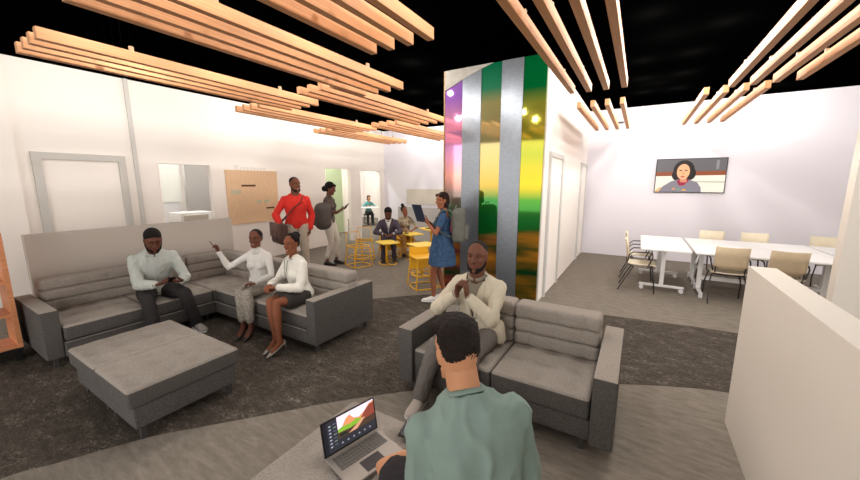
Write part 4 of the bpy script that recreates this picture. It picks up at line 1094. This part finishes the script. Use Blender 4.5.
mb = MB(); mb.rbox(-.115, .115, -.15, -.08, -.20, .02, .03, (3, 1, 3)); mb.build('pocket', bpm, bp, True)
mb = MB(); mb.tube([(-.03, .05, .24), (-.03, .03, .29), (.03, .03, .29), (.03, .05, .24)], .009, 6); mb.build('handle', bpm, bp, True)
for sx in (-1, 1):
    mb = MB(); mb.tube([(sx * .09, .07, .17), (sx * .095, .12, .225), (sx * .095, .21, .232), (sx * .10, .275, .19), (sx * .105, .325, .08), (sx * .125, .31, -.03), (sx * .145, .23, -.10), (sx * .12, .08, -.16)], .020, 8, .4)
    mb.build('strap', bpm, bp, True)

# --- man in a cream blazer, hands clasped at his chin
loc, fc = (-1.11, 2.70), (-.04, -1); F = frame(loc, fc); Dv = dirf(fc)
BLZ = SHIRT('cream_blazer', (196, 186, 166))
pG, jG = person(loc, fc, H=1.80, pz=.505, lean=7, curve=.03, twist=4, head=(10, -3, 0), skin=(80, 52, 40), hair='fade', beard=True, build=1.0, vox=.008,
    label='man in a cream blazer with hands clasped at his chin sitting on the two-seat sofa',
    hr=F(-1.20, 2.42, .90), hl=F(-1.105, 2.42, .90), er=(.9, .35, -1), el=(-.9, .1, -1), dr=Dv(.16, -.05, 1), dl=Dv(-.16, -.05, 1), pr=Dv(1, 0, .1), pl=Dv(-1, 0, .1), cl=.75, cr=.75,
    fr=F(-1.38, 2.15, .085), fl=F(-.98, 2.10, .085), kl=(-.1, 1, .6), kr=(.15, 1, .6), tr=6, tl=-6,
    wear=[('shirt', SHIRT('khaki_shirt', (136, 128, 114)), dict(g=.004, cut=0, wr=.002, collar=SHIRT('khaki_shirt', (136, 128, 114)))),
          ('trousers', SHIRT('grey_trousers', (112, 106, 102)), dict(hem=.055)), ('shoes', mat('canvas_shoe', (176, 164, 154), .7), dict(sole=WSHOE))])
# the open blazer: body with a V cut in front
def blazer(J, m, g=.026, vdepth=.42, name='blazer', hem=-.2, cuff=MATS['cloth_khaki_shirt']):
    s = J['s']; c = MB(); J['torso'](c, hem if hem > -.16 else -.16, .95, g)
    for a, b, w_ in (('SL', 'EL', 'WL'), ('SR', 'ER', 'WR')):
        A_, B_, W_ = J[a], J[b], J[w_]; c.ell(A_, .066 * s); c.ell(B_, .060 * s); c.ell(B_.lerp(W_, .16), .058 * s); c.ell(B_.lerp(A_, .14), .058 * s); c.ell(B_.lerp(W_, .3), .054 * s); sg = (A_ - J['sp'](.8)[0]) * .3
        c.tube([J['sp'](.80)[0] + sg, A_], [.080 * s, .066 * s], 12)
        c.tube([J['sp'](.97)[0] + (A_ - J['sp'](.82)[0]) * .22, A_ + (J['sp'](.82)[0] - A_) * .15 + V3((0, 0, .012 * s))], [.052 * s, .054 * s], 10)
        c.tube([A_, A_.lerp(B_, .5), B_, B_.lerp(W_, .5), B_.lerp(W_, .88)], [.064 * s, .061 * s, .055 * s, .052 * s, .040 * s], 14)
    me = remesh(c, .009, 4, .008, 10., 3)
    bm = bmesh.new(); bm.from_mesh(me)
    kill = []
    N_, xx, yy = J['sp'](1.0); 
    for f in bm.faces:
        p = f.calc_center_median() - N_; lx = abs(p.dot(xx)); ly = p.dot(yy); lz = p.z
        if .0 < ly < .19 and lz > -vdepth and lx < .085 * (1 - (-lz) / vdepth) + .004 and p.length < .6: kill.append(f)
    bmesh.ops.delete(bm, geom=kill, context='FACES'); bm.to_mesh(me); bm.free()
    o = link(name, me, m, J['root'], True)
    md = o.modifiers.new('thick', 'SOLIDIFY'); md.thickness = .006; md.offset = -1
    for W_, E_ in ((J['WL'], J['EL']), (J['WR'], J['ER'])):
        cb = MB(); cb.tube([W_.lerp(E_, .20), W_.lerp(E_, .02)], [.036 * s, .034 * s], 12, ends=False); cb.build('shirt_cuff', cuff, J['root'], True)
    # lapels
    for sx in (-1, 1):
        lb = MB(); N2, x2, y2 = J['sp'](.97)
        pts = []
        for i in range(7):
            t = i / 6; q, x, y = J['sp'](.97 - .62 * t); pts.append(q + x * sx * lerp(.085, .018, t) * s + y * (lerp(.075, .145, min(1, t * 2.2)) if t < .45 else .145) * s)
        lb.tube(pts, [.012 * s, .026 * s, .030 * s, .030 * s, .026 * s, .018 * s, .008 * s], 8, .28, up=V3((0, 1, 0))); lb.build('lapel', m, J['root'], True)
    return o
blazer(jG, BLZ)
mb = MB(); q = world_of(pG, jG['sp'](.1)[0]); R_ = Rz(-pG.rotation_euler.z)
mb.tube([jG['sp'](.18)[0] + V3((-.15, -.01, 0)), jG['sp'](0)[0] + V3((-.175, .04, -.03))], [.07, .085], 12, .6); 
mb.build('blazer_hem', BLZ, pG, True)

# --- man in a teal sweater, back to the camera
loc, fc = (-.385, 1.04), (-.60, .80); F = frame(loc, fc); Dv = dirf(fc)
pH, jH = person(loc, fc, H=1.76, pz=.505, lean=14, side=-7, curve=.06, head=(16, 12, -4), skin=(146, 104, 78), hair='curly', haircol=(30, 22, 18), build=1.0, vox=.008, beard=True,
    label='man in a teal sweater seated with his back turned, in front of the laptop',
    hl=(-.12, .27, .64), hr=(.10, .30, .66), el=(-.25, -.5, -1), er=(.25, -.5, -1), pl=(0, 0, -1), pr=(0, 0, -1),
    fl=F(-.60, 1.40, .50), fr=(.14, .56, .09), kl=Dv(-1, -.25, .05), kr=(.1, 1, .6), toel=20, tl=-60, tr=-6,
    wear=[('shirt', SHIRT('teal', (128, 146, 138)), dict(g=.022, t0=-.14, t1=1.0, wr=.016, ws=7, collar=SHIRT('teal_rib', (120, 138, 130)))), ('trousers', SHIRT('dark_shorts', (48, 44, 46)), dict(leg=.42, name='shorts', hem=.08))])
# --- seated pair at the back
loc, fc = (-5.13, 6.60), (.62, -.78)
pI, jI = person(loc, fc, H=1.72, pz=.47, lean=14, head=(-4, 26, 0), skin=(78, 50, 40), hair='afro', beard=True, vox=.011,
    label='man in a dark plum suit seated behind the nearest yellow table',
    hl=(-.10, .38, .62), hr=(.12, .36, .62), el=(-1, -.3, -.5), er=(1, -.3, -.5), fl=(-.12, .45, .085), fr=(.14, .50, .085), kl=(0, 1, .5), kr=(0, 1, .5), pl=(0, 0, -1), pr=(0, 0, -1),
    wear=[('shirt', SHIRT('white_shirt', (216, 214, 212)), dict(g=.004, cut=0, wr=.002, collar=SHIRT('white_shirt', (216, 214, 212)))), ('trousers', SHIRT('plum', (66, 58, 70)), {}), ('shoes', DSHOE, {})])
blazer(jI, SHIRT('plum_jacket', (78, 70, 82)), .026, .40, cuff=MATS['cloth_white_shirt'])
loc, fc = (-5.05, 7.18), (.70, -.72)
pJ, jJ = person(loc, fc, H=1.66, fem=True, pz=.49, lean=4, head=(14, 4, 16), skin=(110, 70, 54), hair='topbun', vox=.011,
    label='woman in a patterned cream blouse with a top bun seated behind a yellow table',
    hl=(-.12, .34, .64), hr=(.10, .32, .66), el=(-1, -.3, -.5), er=(1, -.3, -.5), fl=(-.10, .42, .085), fr=(.10, .40, .085), kl=(0, 1, .5), kr=(0, 1, .5), pl=(0, 0, -1), pr=(0, 0, -1),
    wear=[('shirt', SHIRT('cream_blouse', (216, 200, 170), c2=(96, 84, 72), ns=9), dict(cut=.5, g=.014)), ('trousers', SHIRT('tan', (202, 150, 84)), {}), ('shoes', mat('boot_black', (32, 30, 32), .5), {})])
# --- person at the desk in the bright side room
loc, fc = (-10.3, 11.85), (.75, -.66)
pK, jK = person(loc, fc, H=1.66, fem=True, pz=.52, lean=4, head=(0, 10, 0), skin=(150, 112, 86), hair='bob', haircol=(70, 46, 30), vox=.012,
    label='person in a teal top seated at a white desk seen through the far doorway',
    hl=(-.12, .34, .80), hr=(.10, .34, .80), el=(-1, -.3, -.5), er=(1, -.3, -.5), fl=(-.10, .42, .085), fr=(.10, .40, .085), kl=(0, 1, .5), kr=(0, 1, .5), pl=(0, 0, -1), pr=(0, 0, -1),
    wear=[('shirt', SHIRT('teal_top', (96, 160, 158)), dict(cut=.6, g=.014)), ('trousers', SHIRT('charcoal', (56, 54, 56)), {}), ('shoes', DSHOE, {})])
t = thing('desk_chair', 'grey chair under the person in the bright side room', 'chair', (-10.32, 11.87, 0), pK.rotation_euler.z)
mb = MB(); mb.rbox(-.22, .22, -.2, .2, .38, .43, .02, (1, 1, 1)); mb.build('seat', LEGM, t)
for sx in (-1, 1):
    for sy in (-1, 1): mb = MB(); mb.tube([(sx * .19, sy * .17, .38), (sx * .2, sy * .18, .005)], .014, 7); mb.build('leg', LEGM, t, True)
t = thing('desk', 'white desk in the bright room behind the far doorway', 'desk', (-9.82, 11.42, 0), .85)
mb = MB(); mb.rbox(-.45, .45, -.25, .25, .74, .78, .008, (1, 1, 1)); mb.build('desktop', WHITE, t)
for sx in (-1, 1):
    for sy in (-1, 1): mb = MB(); mb.box(sx * .41 - .02, sx * .41 + .02, sy * .2 - .02, sy * .2 + .02, 0, .74); mb.build('leg', WHITEM, t)

# ------------------------------------------------------------------ laptop and phone on the near ottoman
lx = V3((-1.14, 1.29, .437)) - V3((-1.21, 1.01, .437)); W_ = .315; ex = lx.normalized(); ey = V3((-ex.y, ex.x, 0))   # ex: left to right for its user
if ey.x > 0: ey = -ey
org = V3((-1.205, 1.015, .437))
t = thing('laptop', 'open grey laptop showing a mountain photo on the near ottoman', 'laptop', org)
Mb = basis((0, 0, 0), ex, ey, (0, 0, 1))      # local x along hinge, y away from user
alu = mat('laptop_grey', (150, 142, 134), .4, metal=.4)
mb = MB(); mb.rbox(0, W_, -.225, 0, 0, .014, .006, (1, 1, 1), M=Mb); mb.build('base', alu, t)
kb = MB()
for r_ in range(5):
    nk = 13
    for k in range(nk):
        x0 = .022 + k * (W_ - .044) / nk; kb.box(x0 + .0015, x0 + (W_ - .044) / nk - .0015, -.118 + r_ * .0195, -.118 + r_ * .0195 + .0165, .014, .0162, M=Mb)
o = kb.build('keyboard', mat('key_dark', (96, 92, 88), .5), t); o['label'] = 'dark keys'
mb = MB(); mb.box(.105, .215, -.210, -.135, .014, .0148, M=Mb); o = mb.build('touchpad', mat('touchpad_dark', (44, 40, 40), .3), t)
tilt = D(11); up_ = V3((0, 0, 1)) * math.cos(tilt) + ey * math.sin(tilt); nrm_ = ex.cross(up_)
if nrm_.dot(ey) > 0: nrm_ = -nrm_
Ml = basis((0, 0, .014), ex, up_, nrm_)
mb = MB(); mb.box(0, W_, 0, .172, -.007, 0, M=Ml); lid = mb.build('lid', mat('lid_dark', (30, 28, 30), .35), t, fix=True)
S1, S2 = .30, .97
lay = [([(0, 0), (1, 0), (1, 1), (0, 1)], (44, 44, 50)), ([(.26, .30), (1, .30), (1, 1), (.26, 1)], (226, 206, 224)),
       ([(.26, .55), (.34, .62), (.42, .82), (.50, .90), (.58, .72), (.68, .66), (.8, .76), (.9, .92), (1, .96), (1, .4), (.26, .4)], (206, 134, 92)),
       ([(.72, .60), (.82, .78), (.92, .90), (1, .90), (1, .5), (.75, .5)], (128, 62, 50)), ([(.26, .60), (.36, .64), (.5, .60), (.62, .66), (.74, .58), (.74, .45), (.26, .45)], (120, 160, 50)),
       ([(.26, .30), (1, .30), (1, .52), (.7, .50), (.5, .46), (.26, .50)], (70, 52, 40)), ([(.45, .32), (.62, .32), (.80, .56), (.74, .58)], (196, 140, 110)), ([(.30, .34), (.44, .34), (.40, .44), (.28, .44)], (30, 40, 30)),
       ([(.0, .0), (.07, .0), (.07, 1), (.0, 1)], (30, 30, 36))]
for i in range(7): lay.append(([(.10, .16 + i * .11), (.14, .16 + i * .11), (.14, .20 + i * .11), (.10, .20 + i * .11)], (150, 156, 170))); lay.append(([(.18, .18 + i * .11), (.235, .18 + i * .11), (.235, .21 + i * .11), (.18, .21 + i * .11)], (110, 130, 120) if i % 2 else (90, 92, 110)))
for i in range(6): lay.append(([(.30 + i * .11, .12), (.33 + i * .11, .12), (.33 + i * .11, .17), (.30 + i * .11, .17)], (140, 140, 150)))
cols = []; mb = MB()
for i, (pts, c) in enumerate(lay):
    m = mat('laptop_pixel_%d_%d_%d' % c, c, .3, emit=.8)
    m.node_tree.nodes['Principled BSDF'].inputs['Base Color'].default_value = tuple(v * .2 for v in rgb(c)[:3]) + (1,)
    if m not in cols: cols.append(m)
    mb.cm = cols.index(m); mb.poly([(.007 + x * (W_ - .014), .009 + y * .157, .0003 + .00008 * i) for x, y in pts], Ml)
mb.build('screen', cols, lid)
phone('black phone lying on the corner of the near ottoman', basis((-.99, 1.42, .437), (1, .25, 0), (-.25, 1, 0), (0, 0, 1)))
bpy.context.view_layer.layer_collection.children[COL.name].exclude = False

# ------------------------------------------------------------------ lights, world, camera
wd = bpy.data.worlds.new('World'); SC.world = wd; wd.use_nodes = True
bg = wd.node_tree.nodes['Background']; bg.inputs[0].default_value = (1, .96, .92, 1); bg.inputs[1].default_value = 1.8
def lamp(kind, name, loc, power, color=(1, .95, .89), size=1., sizey=None, rot=(0, 0, 0)):
    d = bpy.data.lights.new(name, kind); d.energy = power; d.color = color
    if kind == 'AREA':
        d.shape = 'RECTANGLE'; d.size = size; d.size_y = sizey or size
    elif kind == 'POINT': d.shadow_soft_size = size
    else: d.shadow_soft_size = size; d.spot_size = math.radians(160); d.spot_blend = .5
    o = bpy.data.objects.new(name, d); COL.objects.link(o); o.location = loc; o.rotation_euler = rot; return o
for (x, y0, y1, where) in RACKS:       # added point lights, no real lamps, brighten the slat sides of every rack
    for t_ in (.12, .5, .88):
        lamp('POINT', 'rack_fill', (x + (.82 if x < .5 else -.14), lerp(y0, y1, t_), 3.36), 12.5, size=.04)
for x, y, p in ((-6.0, -.4, 28), (-6.4, 2.1, 26), (-6.5, 4.6, 28), (-6.5, 7.0, 30), (-6.0, 8.9, 30), (-4.2, 1.7, 34), (-3.6, 8.3, 34), (.35, 3.4, 34), (.15, 5.3, 42), (.1, 7.6, 42), (1.9, 8.9, 44), (2.0, 6.0, 44), (3.2, 7.2, 34), (2.2, 5.6, 30), (-.2, .3, 30), (-3.4, -1., 30)):
    lamp('POINT', 'ceiling_fill', (x, y, 3.25), p * .42, size=.012)  # added fill points under the ceiling, not real bulbs, to brighten the walls
for x, y, p in ((-10.5, 4, 90), (-8.6, 8, 60), (-10.5, 11.3, 200), (-8.5, 4.5, 50)):
    lamp('POINT', 'side_room_fill', (x, y, 3.2), p, size=.1, color=(1, .98, .95))  # invented fill lights that brighten the rooms behind the openings
cam = bpy.data.cameras.new('camera'); co = bpy.data.objects.new('camera', cam); COL.objects.link(co); SC.camera = co
cam.sensor_width = 36; cam.lens = 345.5 / 860 * 36; cam.clip_start = .05
co.location = (0, 0, 1.78); co.rotation_euler = (math.radians(90 - 9.3), 0, math.radians(30.95))
SC.view_settings.view_transform = 'Standard'; SC.view_settings.look = 'None'; SC.view_settings.gamma = 1; SC.view_settings.use_curve_mapping = False
SC.view_settings.exposure = .88
